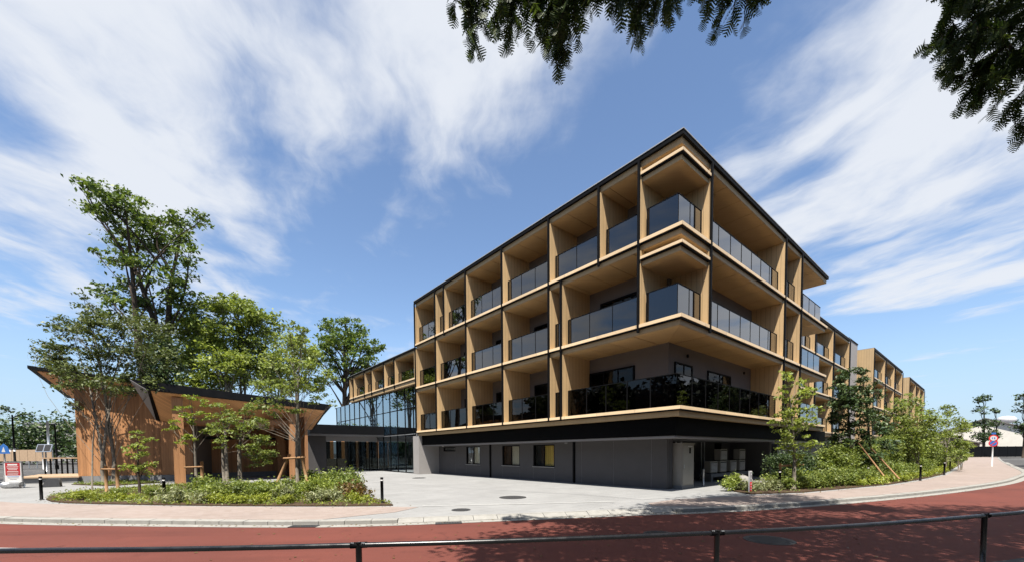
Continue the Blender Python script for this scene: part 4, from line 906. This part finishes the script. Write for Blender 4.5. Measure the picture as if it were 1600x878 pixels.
# low cover nobody could count
def ground_cover(name, label, polys, n, leaf, mats, seed):
    rng = np.random.default_rng(seed)
    P = []
    for poly, k in polys:
        px_ = np.array(poly); lo, hi = px_.min(0), px_.max(0); got = 0
        while got < k:
            c = rng.uniform(lo, hi, (k, 2)); ins = np.zeros(k, bool); j = len(poly)-1
            for i in range(len(poly)):
                xi, yi = poly[i]; xj, yj = poly[j]
                ins ^= ((yi > c[:, 1]) != (yj > c[:, 1])) & (c[:, 0] < (xj-xi)*(c[:, 1]-yi)/((yj-yi) if yj != yi else 1e-9)+xi); j = i
            c = c[ins]; got += len(c); P.append(c)
    P = np.concatenate(P); z = .04+np.abs(rng.normal(size=len(P)))*.055
    nz = np.sin(P[:, 0]*3.1)+np.sin(P[:, 1]*2.7+P[:, 0]*1.3)+rng.normal(size=len(P))*.5
    P = P[nz > -1.1]; z = z[nz > -1.1]
    cent = np.column_stack([P, z]); v = leaf_arrays(cent, leaf, rng, .5, .4)
    o = link(name, quad_mesh(name, v, M[mats])); o['kind'] = 'stuff'; o['label'] = label; o['category'] = 'ground cover'; return o
ground_cover('ground_cover', 'low leafy ground cover over the soil of the left bed', [(LBED[:-1], 9000), (SBED, 2500)], 0, .085, 'leaf_shrub', 51)
ground_cover('dry_grass', 'short yellowish grass and mulch along the left bed', [(LBED[:-1], 3500)], 0, .09, 'leaf_lime', 52)
ground_cover('ground_cover', 'low leafy ground cover under the right bed shrubs', [(RBED, 15000)], 0, .09, 'leaf_shrub', 53)
# ================================================================== overhanging street tree on our side of the road
def fern_quads(p0, p1, rng, n_leaf=22, leaf_len=.26, lw=.045):
    """drooping twig with feathery compound leaves: returns stem path and leaflet quads"""
    p0, p1 = np.array(p0, float), np.array(p1, float); L = np.linalg.norm(p1-p0); path = []
    side = rng.normal(size=3)*.08*L; side[2] = 0
    for t in np.linspace(0, 1, 6): path.append(p0+(p1-p0)*t+side*math.sin(math.pi*t)+np.array([0, 0, .12*L*(t-t*t)]))
    Q = []
    for k in range(n_leaf):
        t = (k+.7)/n_leaf; i = min(int(t*5), 4); f = t*5-i; b = path[i]*(1-f)+path[i+1]*f; d = path[i+1]-path[i]; d /= np.linalg.norm(d)
        s = np.cross(d, rng.normal(size=3)); s /= np.linalg.norm(s); ax = s*.75+d*.55+np.array([0, 0, -.35]); ax /= np.linalg.norm(ax)
        ll = leaf_len*rng.uniform(.6, 1.1)*(1.0 if t < .8 else .75); wv = np.cross(ax, rng.normal(size=3)+np.array([0, 0, 1.2])); wv /= np.linalg.norm(wv)
        m = 6
        for j in range(m):
            u = (j+.6)/m; c = b+ax*ll*u+np.array([0, 0, -.25*ll*u*u]); hw = lw*2.0*math.sin(math.pi*min(.97, .18+.8*u))
            for sg in (-1, 1):
                tip = c+wv*sg*hw+ax*hw*.5; e = ax*ll/m*.44
                Q += [c-e, c+e, tip+e*.55, tip-e*.35]
    return path, np.array(Q)
def quad_arr(name, Q, mat, parent): return link(name, quad_mesh(name, Q, mat), parent)
rng = np.random.default_rng(8)
ot = thing('street_tree', 'dark feathery tree overhanging the top of the view', 'tree', (0, 0, 0))
tm = MB(); Q = []
trunk = [(6.2, -.6, 0), (6.1, -.4, 3), (5.9, 0.2, 6.0), (5.4, 1.2, 8.5), (5.0, 2.2, 10.5)]
tm.tube(trunk, [.34, .28, .24, .18, .10], 10)
def bough(pts, r): tm.tube(pts, [r*(1-.75*i/(len(pts)-1)) for i in range(len(pts))], 6); return pts
b1 = bough([(5.9,.2,6.2),(4.3,2.2,8.3),(2.6,4.2,8.9),(.9,5.8,8.75),(-.6,6.3,8.5)], .12)
b2 = bough([(5.6,.9,7.6),(5.6,3.4,9.3),(5.6,5.8,9.9),(5.0,7.4,10.1)], .12)
b3 = bough([(5.9,.1,5.8),(7.2,3.0,8.2),(8.2,5.6,9.6),(8.9,7.6,9.9)], .13)
b4 = bough([(8.2,5.6,9.6),(9.6,6.6,9.3),(10.6,7.4,8.6)], .06)
b5 = bough([(2.6,4.2,8.9),(2.4,5.6,8.9),(3.4,6.3,8.5)], .05)
# hanging tips that come into view: upper centre and upper right
tips = [(-.72,6.0,7.70),(-.55,6.0,7.60),(-.40,6.1,7.26),(-.15,5.9,7.42),(0.0,6.0,7.24),(.22,6.05,7.62),(.42,6.0,7.40),(.55,6.0,7.12),(.68,6.0,6.86),(.74,5.9,7.08),(.92,6.0,7.22),(.60,6.1,7.5),(1.2,6.0,7.8),(1.38,6.0,7.54),(1.78,6.0,7.55),(1.92,6.0,7.34),(2.16,6.0,7.52),(2.35,6.0,7.75),(2.62,6.0,7.86),(2.9,6.05,7.9),(3.12,6.0,7.48),(3.38,6.0,7.50),(3.56,6.0,7.78)]
for tp in [(a, b, c+.06) for a, b, c in tips]:
    for k in range(5):
        a = (tp[0]+rng.uniform(-.22, .25), tp[1]+rng.uniform(-.2, .2), tp[2]+rng.uniform(.75, 1.25)); q = (tp[0]+rng.normal()*.09, tp[1]+rng.normal()*.12, tp[2]+abs(rng.normal())*.16*k)
        pth, qq = fern_quads(a, q, rng, 20, .19, .042); tm.tube(pth, [.010, .008, .006, .005, .004, .003], 4, False); Q.append(qq)
tipsR = [(7.62,7.5,9.0),(7.60,7.5,8.55),(7.56,7.5,8.12),(7.75,7.5,8.2),(8.0,7.5,7.7),(8.12,7.5,7.52),(8.45,7.5,7.55),(8.6,7.5,7.9),(9.0,7.5,7.3),(9.2,7.5,7.0),(9.3,7.5,7.5),(7.85,7.5,8.75),(8.3,7.5,8.5),(8.7,7.5,8.4),(9.1,7.5,8.5),(9.3,7.5,9.0),(8.1,7.5,9.3),(8.8,7.5,9.2),(7.7,7.5,9.5),(8.5,7.4,9.6),(9.4,7.5,8.2)]
for tp in [(a+.22, b, c+.1) for a, b, c in tipsR]:
    for k in range(5):
        a = (tp[0]+rng.uniform(.1, .55), tp[1]+rng.uniform(-.3, .3), tp[2]+rng.uniform(.5, .9)); q = (tp[0]+rng.normal()*.12, tp[1]+rng.normal()*.2, tp[2]+abs(rng.normal())*.15*k)
        pth, qq = fern_quads(a, q, rng, 20, .21, .046); tm.tube(pth, [.012, .010, .008, .006, .005, .004], 4, False); Q.append(qq)
tm.tube([(8.9,7.6,9.9),(8.65,7.5,9.0),(9.15,7.5,8.45),(9.5,7.6,8.1)], [.05, .035, .025, .02], 6); tm.tube([(8.65,7.5,9.0),(8.3,7.5,8.5),(8.15,7.5,8.1)], [.03, .02, .012], 6)
tm.build('trunk', M['bark'], ot, True)
quad_arr('hanging_sprays', np.concatenate(Q), M['leaf_over'], ot)
# the crown above the frame; it throws the leafy shade on the road and pavement
cen = []
shade = [(-1.2,5.6),(-.6,7.2),(.7,8.9),(3.4,10.7),(5.6,12.9),(8.6,14.8),(9.8,14.2),(9.4,12.4),(12,11.4),(14.5,11.2),(14.5,6),(6,5.0)]      # where its shade falls on the ground
def inside(x, y):
    r = False; j = len(shade)-1
    for i in range(len(shade)):
        (xi, yi), (xj, yj) = shade[i], shade[j]
        if (yi > y) != (yj > y) and x < (xj-xi)*(y-yi)/(yj-yi)+xi: r = not r
        j = i
    return r
k = 0
while k < 470:
    sx_, sy_ = rng.uniform(-1.2, 14.5), rng.uniform(5, 14.8)
    if k > 300: sx_, sy_ = rng.uniform(-.8, 14.5), rng.uniform(5.2, 9.0)
    if not inside(sx_, sy_): continue
    z = (1.9+1.30*sy_)/1.592+rng.uniform(.4, 3.0); x, y = sx_-.084*z, sy_-.455*z; pr = rng.uniform(.22, .50); k += 1
    cen.append(rng.normal(size=(130, 3))*np.array([pr, pr, pr*.35])+np.array([x, y, z]))
link('crown', quad_mesh('crown', leaf_arrays(np.concatenate(cen), .17, rng, .5, .5), M['leaf_over']), ot)
# unseen park behind us, mirrored in balcony glass, massed to block sky light
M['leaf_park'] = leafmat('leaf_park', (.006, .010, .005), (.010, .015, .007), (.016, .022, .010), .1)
P = []
for i in range(40):
    x = -44+i*2.4+rng.normal()*1.0; y = -8-rng.uniform(0, 10); h = rng.uniform(9, 16)
    for k in range(20):
        z = h*rng.uniform(.25, 1.0); r = (1.15-z/h)*3.4+.6; a = rng.uniform(0, 6.28)
        P.append(rng.normal(size=(60, 3))*np.array([1.0, 1.0, .6])+np.array([x+math.cos(a)*r*.7, y+math.sin(a)*r*.7, z]))
for cx0, cx1, cy0, cy1, n, h0, h1 in ((-56, -30, 0, 26, 60, 7, 11), (31, 62, 2, 36, 70, 7, 12)):
    for i in range(n):
        x = rng.uniform(cx0, cx1); y = rng.uniform(cy0, cy1); h = rng.uniform(h0, h1)
        if abs(x) < 1.30*y+3.8: continue
        for k in range(20):
            z = h*rng.uniform(.12, 1.0); r = (1.1-z/h)*2.6+.5; a = rng.uniform(0, 6.28)
            P.append(rng.normal(size=(60, 3))*np.array([.8, .8, .5])+np.array([x+math.cos(a)*r*.7, y+math.sin(a)*r*.7, z]))
P = np.concatenate(P); P = P[P[:, 2] > .3]; P = P[(np.abs(P[:, 0]) > 1.30*P[:, 1]+1.8) | (P[:, 1] < 0)]      # keep outside the view
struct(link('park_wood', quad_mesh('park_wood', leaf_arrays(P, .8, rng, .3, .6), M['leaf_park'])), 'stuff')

# ================================================================== guard rail in front of us
RP = [(-9.5,3.2),(-4.69,3.40),(-2.87,3.43),(-1.36,3.53),(.23,3.69),(2.02,3.95),(3.61,4.26),(5.73,4.86),(8.05,5.61),(12,7.2)]
gr = thing('guard_rail', 'black pipe guard rail with round posts along the foreground', 'guard rail')
cr = crom(RP, 6); MB().tube([(p[0], p[1], .75) for p in cr], .024, 12).build('pipe', M['railpaint'], gr, True)
for x, y in ((-4.9,3.39),(-1.36,3.53),(2.02,3.95),(5.73,4.86),(9.6,6.22)):
    p = MB().cyl(x, y, -.02, .775, .027, 14).build('post', M['railpaint'], gr, True)
    MB().tube([(x-.07, y-.012, .75), (x+.07, y+.016, .75)], .0285, 12).build('collar', M['black'], p, True)
    for s in (-.055, -.04, .04, .055): MB().cyl(x+s, y-.022, .768, .778, .006, 8).build('bolt', M['steel'], p)

# ================================================================== bollards, signs, street furniture
def bollard(x, y, label, h=.82, r=.045):
    t = thing('bollard', label, 'bollard', (x, y, 0), 0, 'black light bollards')
    MB().cyl(0, 0, 0, h-.10, r, 16).build('shaft', M['black'], t, True); MB().cyl(0, 0, h-.10, h-.055, r*.86, 16).build('light_band', M['whiteM'], t, True)
    MB().cyl(0, 0, h-.055, h, r, 16).build('cap', M['black'], t, True); MB().cyl(0, 0, 0, .012, r*1.5, 16).build('base', M['iron'], t)
for x, y, l in ((-16.7,14.25,'black bollard at the left end of the left bed'), (-11.3,13.05,'black bollard in the middle of the left bed front'), (-4.0,12.35,'black bollard alone at the right tip of the left bed'),
                (10.25,15.4,'black bollard right of the red marker post'), (16.2,18.3,'black bollard beside the prop stakes of the evergreen'), (20.25,19.95,'black bollard at the bend of the right bed edge'),
                (26.1,24.3,'fourth black bollard along the right bed'), (32.2,29.6,'fifth black bollard along the right bed'), (38.5,35.0,'sixth black bollard along the right bed'), (45.6,41.3,'seventh black bollard along the right bed'), (54,48.6,'farthest black bollard along the right bed')):
    bollard(x, y, l)
mp = thing('marker_post', 'white marker post with red lower panel and camera symbol at the right bed', 'marker post', (8.85,14.95,0), R(20))
bx('post', M['whiteM'], mp, -.055, .055, -.03, .03, 0, .80); bx('red_panel', M['red'], mp, -.05, .053, -.034, -.031, .04, .40); bx('symbol_panel', M['greyrim'], mp, -.05, .053, -.034, -.031, .42, .77)
for z in (.10, .20, .30): bx('mark', M['whiteM'], mp, -.01, .03, -.037, -.0345, z, z+.035)
MB().cyl(0, 0, 0, .003, .022, 12).build('symbol', M['whiteM'], mp).matrix_local = Matrix.Translation((.01, -.0345, .68)) @ Matrix.Rotation(R(90), 4, 'X')
bx('mark', M['whiteM'], mp, -.025, .035, -.037, -.0345, .52, .55)
# stakes
def stake(x0, y0, z0, x1, y1, z1, r, par, name='stake'): return MB().tube([(x0, y0, z0), (x1, y1, z1)], [r, r*.9], 10).build(name, M['stake'], par, True)
s1 = thing('tree_stakes', 'pair of upright wooden stakes with a cross bar left of the short young tree', 'stakes', (-16.4,16.7,0))
stake(-.45,0,0,-.45,0,1.12,.055,s1); stake(.12,-.1,0,.12,-.1,1.15,.06,s1); stake(-.6,-.02,.98,.3,-.1,.98,.04,s1,'cross_bar'); MB().tube([(-.75,-.3,0),(-.72,-.2,2.0),(-.6,-.1,3.4)], [.03,.025,.01], 8).build('sapling', M['barkpale'], s1, True)
s2 = thing('tree_stakes', 'wooden stake with cross bar at the foot of the young maple', 'stakes', (-15.9,20.3,0))
stake(.28,0,0,.28,0,1.2,.08,s2); stake(-.6,0,.92,.35,-.05,.95,.045,s2,'cross_bar')
s3 = thing('tree_stakes', 'stout prop stakes tied round the multi-stemmed tree', 'stakes', (-8.6,15.9,0))
stake(.75,-.3,0,.3,0,1.5,.06,s3); stake(-.7,-.1,.3,-.15,0,1.55,.06,s3); stake(-.35,-.1,1.38,.5,-.1,1.42,.045,s3,'cross_bar')
s4 = thing('tree_stakes', 'two slanting pale prop stakes under the right evergreen', 'stakes', (17.3,19.2,0))
stake(-.1,-.9,0,-.75,.1,1.9,.036,s4); stake(.7,-.5,.2,-.1,.2,1.7,.034,s4)
s5 = thing('tree_stakes', 'short stake and cross bar behind the light green young tree', 'stakes', (11.0,15.74,0))
stake(-.45,.1,0,-.45,.1,1.05,.05,s5); stake(-.5,.1,.95,.5,.15,.98,.04,s5,'cross_bar')
# boulder
rk = MB(); rng2 = np.random.default_rng(3); vs_ = []
for i in range(7):
    for j in range(12):
        th = math.pi*i/6; ph = 2*math.pi*j/12; q = 1+rng2.normal()*.07; vs_.append((.42*math.sin(th)*math.cos(ph)*q, .32*math.sin(th)*math.sin(ph)*q, .30+.30*math.cos(th)*q))
rk.v = vs_; rk.f = [(i*12+j, i*12+(j+1) % 12, (i+1)*12+(j+1) % 12, (i+1)*12+j) for i in range(6) for j in range(12)]
b = rk.build('boulder', M['stone'], None, True); b.location = (9.0,15.75,.0); tag(b, 'pale boulder half hidden in the right bed behind the marker post', 'boulder')
# power cabinet and outdoor air-conditioner units in the service court
cb = thing('electric_cabinet', 'tall beige electric cabinet standing at the building corner pillar', 'cabinet', (7.1,17.15,0), UANG)
MB().box(-.52,.52,-.42,.42,0,.13).build('plinth', M['plinth'], cb); MB().box(-.5,.5,-.4,.4,.131,1.84).build('body', M['beigeM'], cb); MB().box(-.54,.54,-.44,.44,1.841,1.89).build('top', M['beigeM'], cb)
dr = MB().box(-.46,.46,-.425,-.402,.18,1.80).build('door', M['beigeM'], cb); bx('handle', M['steel'], dr, -.40,-.36,-.45,-.426,.85,1.0); bx('window', M['black'], dr, .05,.18,-.432,-.426,1.46,1.70); bx('label_plate', M['whiteM'], dr, -.05,.30,-.432,-.426,1.74,1.77)
sdp = MB().box(-.525,-.502,-.36,.36,.18,1.80).build('side_panel', M['beigeM'], cb); bx('handle', M['steel'], sdp, -.545,-.526,.1,.14,1.3,1.45)
def ac(x, y, z, label, w=.8, h=.62):
    t = thing('air_conditioner', label, 'air conditioner', (x, y, z), UANG, 'outdoor units in the service court')
    MB().box(-w/2,w/2,-.16,.16,.04,h).build('casing', M['beigeM'], t)
    bx('grille_back', M['dark'], t, -w/2+.05, w/2-.05, -.1615, -.1605, .08, h-.06)
    n = 7
    for i in range(n): zz = .1+i*(h-.18)/n; bx('grille_slat', M['whiteM'], t, -w/2+.06, w/2-.06, -.185, -.162, zz, zz+(h-.18)/n*.55)
    for s in (-1, 1): bx('foot', M['iron'], t, s*w*.32-.04, s*w*.32+.04, -.17, .17, 0, .039)
def uvp(u, v): return (BO[0]-.64*u+.768*v, BO[1]+.768*u+.64*v)
for i, (v, z, l) in enumerate(((7.6,.42,'leftmost outdoor unit on the low stand'), (8.7,.42,'second outdoor unit from the left'), (8.75,1.05,'outdoor unit stacked on the second one'), (10.0,.42,'third outdoor unit from the left'), (11.2,.42,'lower rightmost outdoor unit'), (11.2,1.05,'outdoor unit stacked at the right end'))):
    x, y = uvp(2.3, v); ac(x, y, z-.02, l+' in the service court')
st = thing('unit_stand', 'low concrete stand carrying the outdoor air-conditioner units', 'stand', (*uvp(2.3, 9.4), 0), UANG)
MB().box(-2.4,2.4,-.3,.3,.22,.385).build('slab', M['plinth'], st)
for s in (-2.2, -.7, .8, 2.2): bx('leg', M['plinth'], st, s-.08, s+.08, -.25, .25, 0, .219)
sp = thing('steel_post', 'short steel pipe post beside the electric cabinet', 'post', (*uvp(1.3, 4.6), 0)); MB().cyl(0,0,0,.72,.045,14).build('pipe', M['steel'], sp, True); MB().cyl(0,0,.72,.74,.05,14).build('cap', M['steel'], sp, True)
# no-parking sign on the right pavement
def disc(par, name, mat, z, r, d, y=0.0, x=0.0):
    o = MB().cyl(0, 0, 0, d, r, 28).build(name, M[mat], par); o.matrix_local = Matrix.Translation((x, y, z)) @ Matrix.Rotation(R(90), 4, 'X'); return o
sg = thing('road_sign', 'white pole with red and blue round signs on the far right pavement', 'sign', (42.9,36.0,0), R(-28))
MB().cyl(0,0,0,2.75,.05,12).build('pole', M['whiteM'], sg, True)
for z, inner in ((2.05,'blue'), (2.50,'whiteM')):
    disc(sg, 'sign_plate', 'red', z, .30, .012, -.06); disc(sg, 'sign_field', inner, z, .215, .006, -.0725)
o = bx('slash', M['red'], sg, -.03, .03, -.083, -.0795, -.22, .22); o.matrix_local = Matrix.Translation((0,0,2.05)) @ Matrix.Rotation(R(45), 4, 'Y')
bx('digit', M['blue'], sg, -.10, -.05, -.083, -.0795, 2.42, 2.58); bx('digit', M['blue'], sg, .02, .10, -.083, -.0795, 2.42, 2.58); bx('top_plate', M['blue'], sg, -.14, .14, -.075, -.063, 2.84, 3.0); bx('top_bracket', M['whiteM'], sg, -.02, .02, -.06, -.04, 2.7, 2.95)
# information board at the left
ib = thing('sign_board', 'standing notice board with dark red poster left of the deck', 'sign', (-24.15,19.5,0), R(4))
fm = MB(); fm.box(-.42,-.385,-.03,.03,.05,1.28); fm.box(.385,.42,-.03,.03,.05,1.28); fm.box(-.385,.385,-.03,.03,1.25,1.28); fm.build('frame', M['steel'], ib)
bx('sheet', M['whiteM'], ib, -.384,.384,-.012,.012,.30,1.249); bx('red_poster', M['darkred'], ib, -.33,.33,-.018,-.0125,.62,1.22)
MB().tube([(-.42,-.05,.15),(.42,-.05,.15)], .15, 16).build('water_base', M['steel'], ib, True)
bx('headline', M['whiteM'], ib, -.22,.22,-.022,-.0185,1.10,1.17)
for i, (z, w) in enumerate(((1.02,.26),(.95,.24),(.88,.20),(.79,.25),(.73,.27),(.67,.24))): bx('text_line', M['whiteM'] if i != 4 else M['beigeM'], ib, -w,w,-.022,-.0185,z,z+.025)
for z, w in ((.55,.27),(.49,.24),(.42,.15)): bx('text_line', M['blue'] if z > .5 else M['greyrim'], ib, -w,w,-.018,-.0135,z,z+.018)
bs = thing('sign_weight', 'black rubber weight block beside the notice board', 'weight', (-23.0,20.1,0), R(35))
MB().hull([(-.32,-.2,0),(.32,-.2,0),(.32,.2,0),(-.32,.2,0)], [(-.12,-.16,.42),(.28,-.16,.42),(.28,.16,.42),(-.12,.16,.42)]).build('block', M['iron'], bs); bx('side_plate', M['greyrim'], bs, .285,.30,-.16,.16,.02,.41)
# street lamps on the left
def lamp_post(x, y, h, label, arm=1.4, dirx=1):
    t = thing('street_lamp', label, 'street lamp', (x, y, 0)); MB().cyl(0,0,0,h,.10,12,.06).build('pole', M['black'], t, True); MB().cyl(0,0,0,.5,.16,12).build('base', M['black'], t, True)
    a = MB().tube([(0,0,h-.3),(dirx*arm*.4,0,h-.05),(dirx*arm,0,h)], [.05,.045,.04], 8).build('arm', M['black'], t, True); MB().box(dirx*arm-.1,dirx*arm+.5,-.12,.12,h-.03,h+.05).build('lamp_head', M['black'], t)
    return t
def px_at(X, Y): return X, Y
lp1 = lamp_post(-49.3,40,5.6,'tall black street lamp with short arm left of the timber house')
for s in (-.22,.22): MB().cyl(s,-.15,2.0,2.3,.09,10).build('signal_light', M['whiteM'], lp1, True)
lamp_post(-50.8,45,5.0,'second black street lamp behind the deck rail', .6, -1)
sol = thing('solar_sign', 'small solar panel on a post behind the deck rail', 'solar panel', (-46.2,40,0)); MB().cyl(0,0,0,2.0,.06,10).build('post', M['steel'], sol, True)
pn = bx('panel_frame', M['steel'], sol, -.75,.75,-.04,.04,-.4,.4); pn.matrix_local = Matrix.Translation((0,-.1,2.3)) @ Matrix.Rotation(R(-18), 4, 'X')
for s in (-.36,.36): bx('solar_cell', M['dark'], pn, s-.31,s+.31,-.048,-.041,-.33,.33)
MB().cyl(.1,0.2,2.0,5.0,.09,10).build('mast', M['steel'], sol, True)
bsn = thing('crossing_sign', 'blue pentagon crossing sign on a white pole at the left edge', 'sign', (-44.0,35,0)); MB().cyl(0,0,0,2.0,.05,10).build('pole', M['whiteM'], bsn, True)
m = MB(); pts = [(-.55,1.75),(.55,1.75),(.36,2.35),(0,2.62),(-.36,2.35)]; m.hull([(a,-.06,b_) for a, b_ in pts], [(a,-.03,b_) for a, b_ in pts]); m.build('sign_plate', M['blue'], bsn)
m = MB(); m.hull([(-.18,-.066,1.9),(.16,-.066,1.9),(.02,-.066,2.35)], [(-.18,-.061,1.9),(.16,-.061,1.9),(.02,-.061,2.35)]); m.build('pictogram', M['whiteM'], bsn)
ns = thing('road_sign', 'small round red and blue sign on a white pole beyond the left road', 'sign', (-53.5,46,0)); MB().cyl(0,0,0,2.2,.05,10).build('pole', M['whiteM'], ns, True); disc(ns, 'sign_plate', 'red', 2.4, .32, .02, -.06); disc(ns, 'sign_field', 'blue', 2.4, .22, .01, -.081)
hb = thing('board_fence', 'brown board fence beyond the left road', 'fence', (-62,50,0))
for k in range(12): bx('board', M['woodlight'], hb, -7+k*1.0, -6.03+k*1.0, 0, .06, .9, 2.3)
for k in range(13): bx('post', M['steel'], hb, -7.03+k*1.0, -6.97+k*1.0, .062, .12, 0, 2.3)
# the wood beyond the left road, a hedge line, a low grey building
rng3 = np.random.default_rng(12); P = []
for i in range(46):
    x = -125+i*1.75; y = 78+rng3.uniform(-3, 6); h = rng3.uniform(7.0, 9.0)
    for k in range(9):
        z = h*rng3.uniform(.1, 1.0); P.append(rng3.normal(size=(70, 3))*np.array([1.5, 1.0, .8])+np.array([x+rng3.normal()*1.3, y+rng3.normal(), z]))
P = np.concatenate(P); P = P[P[:, 2] > .1]
o = struct(link('distant_wood', quad_mesh('distant_wood', leaf_arrays(P, .6, rng3, .4, .6), M['leaf_dark'])), 'stuff'); o['label'] = 'dark belt of trees beyond the left road'; o['category'] = 'trees'
P = []
for i in range(34):
    x = -58+i*.75; P.append(rng3.normal(size=(160, 3))*np.array([.7, .7, .9])+np.array([x, 66+rng3.normal(), rng3.uniform(.8, 6.0)]))
P = np.concatenate(P); P = P[P[:, 2] > .1]
o = struct(link('hedge_wood', quad_mesh('hedge_wood', leaf_arrays(P, .5, rng3, .4, .6), M['leaf_mid'])), 'stuff'); o['label'] = 'greener trees behind the solar panel post'; o['category'] = 'trees'
fbld = thing('grey_building', 'low grey flat building above the left tree belt', 'building', (-105,110,0)); MB().box(-28,14,0,10,0,10.2).build('wall', M['palewall'], fbld); MB().box(-28.2,14.2,-.2,10.2,10.201,10.6).build('parapet', M['greyrim'], fbld)
MB().box(16,26,0,10,0,10.0).build('annex', M['greyrim'], fbld); MB().cyl(19,4,10.0,16,.12,8).build('mast', M['steel'], fbld)
for k in range(9): bx('window', M['dark'], fbld, -26+k*4.3, -23.2+k*4.3, -.05, -.01, 7.6, 9.2)
# tree sprig entering at the left edge
lt = tree('street_tree', 'leafy branch entering at the left edge above the blue sign', (-34.5,24,0), [(-30.1,24,4.40,.32),(-30.7,24,4.30,.42),(-29.7,24,4.28,.22),(-31.6,24,4.5,.6),(-33,24,5.0,.9),(-34.5,24,5.4,1.0)], .15, 'leaf_dark', r0=.14, fork=.5, dens=6, pads=8, flat=.3, seed=61)
# ================================================================== right background: black fence, houses
fx = [(72,71),(112,80)]
fe = thing('black_fence', 'long black panel fence closing the street on the right', 'fence', (72,73,0), math.atan2(6,40))
for k in range(22): bx('panel', M['black'], fe, k*2.0+.02, k*2.0+1.96, 0, .05, .05, 2.0); 
for k in range(23): bx('post', M['iron'], fe, k*2.0-.04, k*2.0+.04, .06, .14, 0, 2.05)
def gable(name, label, x, y, w, d, he, hr, rz, wall, roof, wins):
    t = thing(name, label, 'house', (x, y, 0), rz)
    m = MB(); m.hull([(-w/2,0,0),(w/2,0,0),(w/2,0,he),(0,0,hr),(-w/2,0,he)], [(-w/2,d,0),(w/2,d,0),(w/2,d,he),(0,d,hr),(-w/2,d,he)]); m.build('wall', wall, t)
    for s in (-1, 1):
        a = Vector((s*(w/2+.5), 0, he-.5*(hr-he)/(w/2))); c = Vector((0, 0, hr)); m = MB()
        lo = [a+Vector((0,-.5,.02)), c+Vector((0,-.5,.02)), c+Vector((0,d+.5,.02)), a+Vector((0,d+.5,.02))]; m.hull(lo, [p+up*.22 for p in lo]); m.build('roof', roof, t)
    for (x0, x1, z0, z1) in wins:
        wn = bx('window', M['black'], t, x0, x1, -.06, -.005, z0, z1); bx('pane', M['glassw'], wn, x0+.08, x1-.08, -.075, -.062, z0+.08, z1-.08)
    return t
M['cream'] = plain('cream_render', (.60, .565, .50), .8, .2, 0, .05, 1, .1); M['brownwall'] = plain('brown_siding', (.19, .155, .13), .8, .2, 0, .08, 2); M['rooft'] = plain('grey_roof_tiles', (.14, .125, .12), .7, .3, 0, .15, 5)
gable('white_house', 'cream gabled house behind the two pines', 103, 88, 19, 12, 4.2, 8.0, R(-44), M['cream'], M['rooft'], [(-5,-3.4,3.4,4.6)])
gable('brown_house', 'brown house with dark windows right of the cream gable', 116.5, 88, 7, 10, 5.6, 6.8, R(-18), M['brownwall'], M['rooft'], [(-1.8,-.2,2.8,4.6),(.8,2,2.8,4.6)])
gable('beige_house', 'beige house at the right picture edge beyond the fence', 124, 84, 9, 10, 5.6, 7.2, R(-20), M['cream'], M['rooft'], [(-3,-1.4,2.0,3.8),(-3,-1.4,4.4,5.4)])
gable('low_house', 'low house with long brown roof behind the black fence', 90, 86, 18, 9, 2.6, 4.6, R(-4), M['brownwall'], M['rooft'], [(-6,-3,1.2,2.2)])
gable('red_roof_house', 'distant house with reddish roof behind the bed tip', 88, 110, 12, 9, 5.8, 8.0, R(30), M['cream'], M['brownwall'], [(-3,-1,3,4.5)])
wtk = thing('water_tank', 'small white round water tank on a frame above the cream house', 'water tank', (112.5,92,6.2))
for sx in (-.9,.9):
    for sy in (-.9,.9): MB().tube([(sx,sy,-3),(sx*.7,sy*.7,1.3)], .09, 6).build('leg', M['steel'], wtk)
m = MB(); m.tube([(0,0,1.2),(0,0,1.5),(0,0,2.2),(0,0,2.6),(0,0,2.75)], [1.0,1.45,1.5,1.1,.4], 18); m.build('tank', M['whiteM'], wtk, True)
# utility pole with wires, far right
pl = thing('utility_pole', 'grey utility pole with cross arm behind the right planting', 'utility pole', (96,98,0)); MB().cyl(0,0,0,8.6,.16,10,.11).build('pole', M['steel'], pl, True)
for z in (7.6, 8.2): bx('cross_arm', M['iron'], pl, -1.1,1.1,-.05,.05,z,z+.1)
for s in (-1,-.4,.4,1): MB().cyl(s,0,8.3,8.5,.06,8).build('insulator', M['whiteM'], pl)

# fallen leaves lying along the kerb and round the beds
rng4 = np.random.default_rng(30); P = []
gl_ = [p for p in offset(KERB, -.12) if -16 < p[0] < 22 and p[1] < 19]
for p in gl_:
    k = rng4.integers(2, 9); P.append(np.column_stack([p[0]+rng4.normal(size=k)*.5, p[1]+rng4.normal(size=k)*.07, np.full(k, ROADZ+.012)]))
for a, b in list(zip(LBED[:-1], LBED[1:]))+list(zip(RB0[:5], RB0[1:6])):
    L = math.hypot(b[0]-a[0], b[1]-a[1]); k = int(L*5)+1; t = rng4.uniform(0, 1, k)
    P.append(np.column_stack([a[0]+(b[0]-a[0])*t+rng4.normal(size=k)*.18, a[1]+(b[1]-a[1])*t-np.abs(rng4.normal(size=k))*.16, np.full(k, .010)]))
k = 160; P.append(np.column_stack([rng4.uniform(-6, 12, k), rng4.uniform(5.5, 9.2, k), np.full(k, ROADZ+.012)]))
P = np.concatenate(P); v = leaf_arrays(P, .055, rng4, 6.0, .6); v[:, 2] = np.maximum(v[:, 2], ROADZ+.006)
M['leaf_fallen'] = leafmat('leaf_fallen', (.10, .055, .020), (.12, .085, .030), (.09, .095, .03), .1)
o = struct(link('leaf_litter', quad_mesh('leaf_litter', v, M['leaf_fallen'])), 'stuff'); o['label'] = 'dry fallen leaves scattered along the kerb and bed edges'; o['category'] = 'leaf litter'
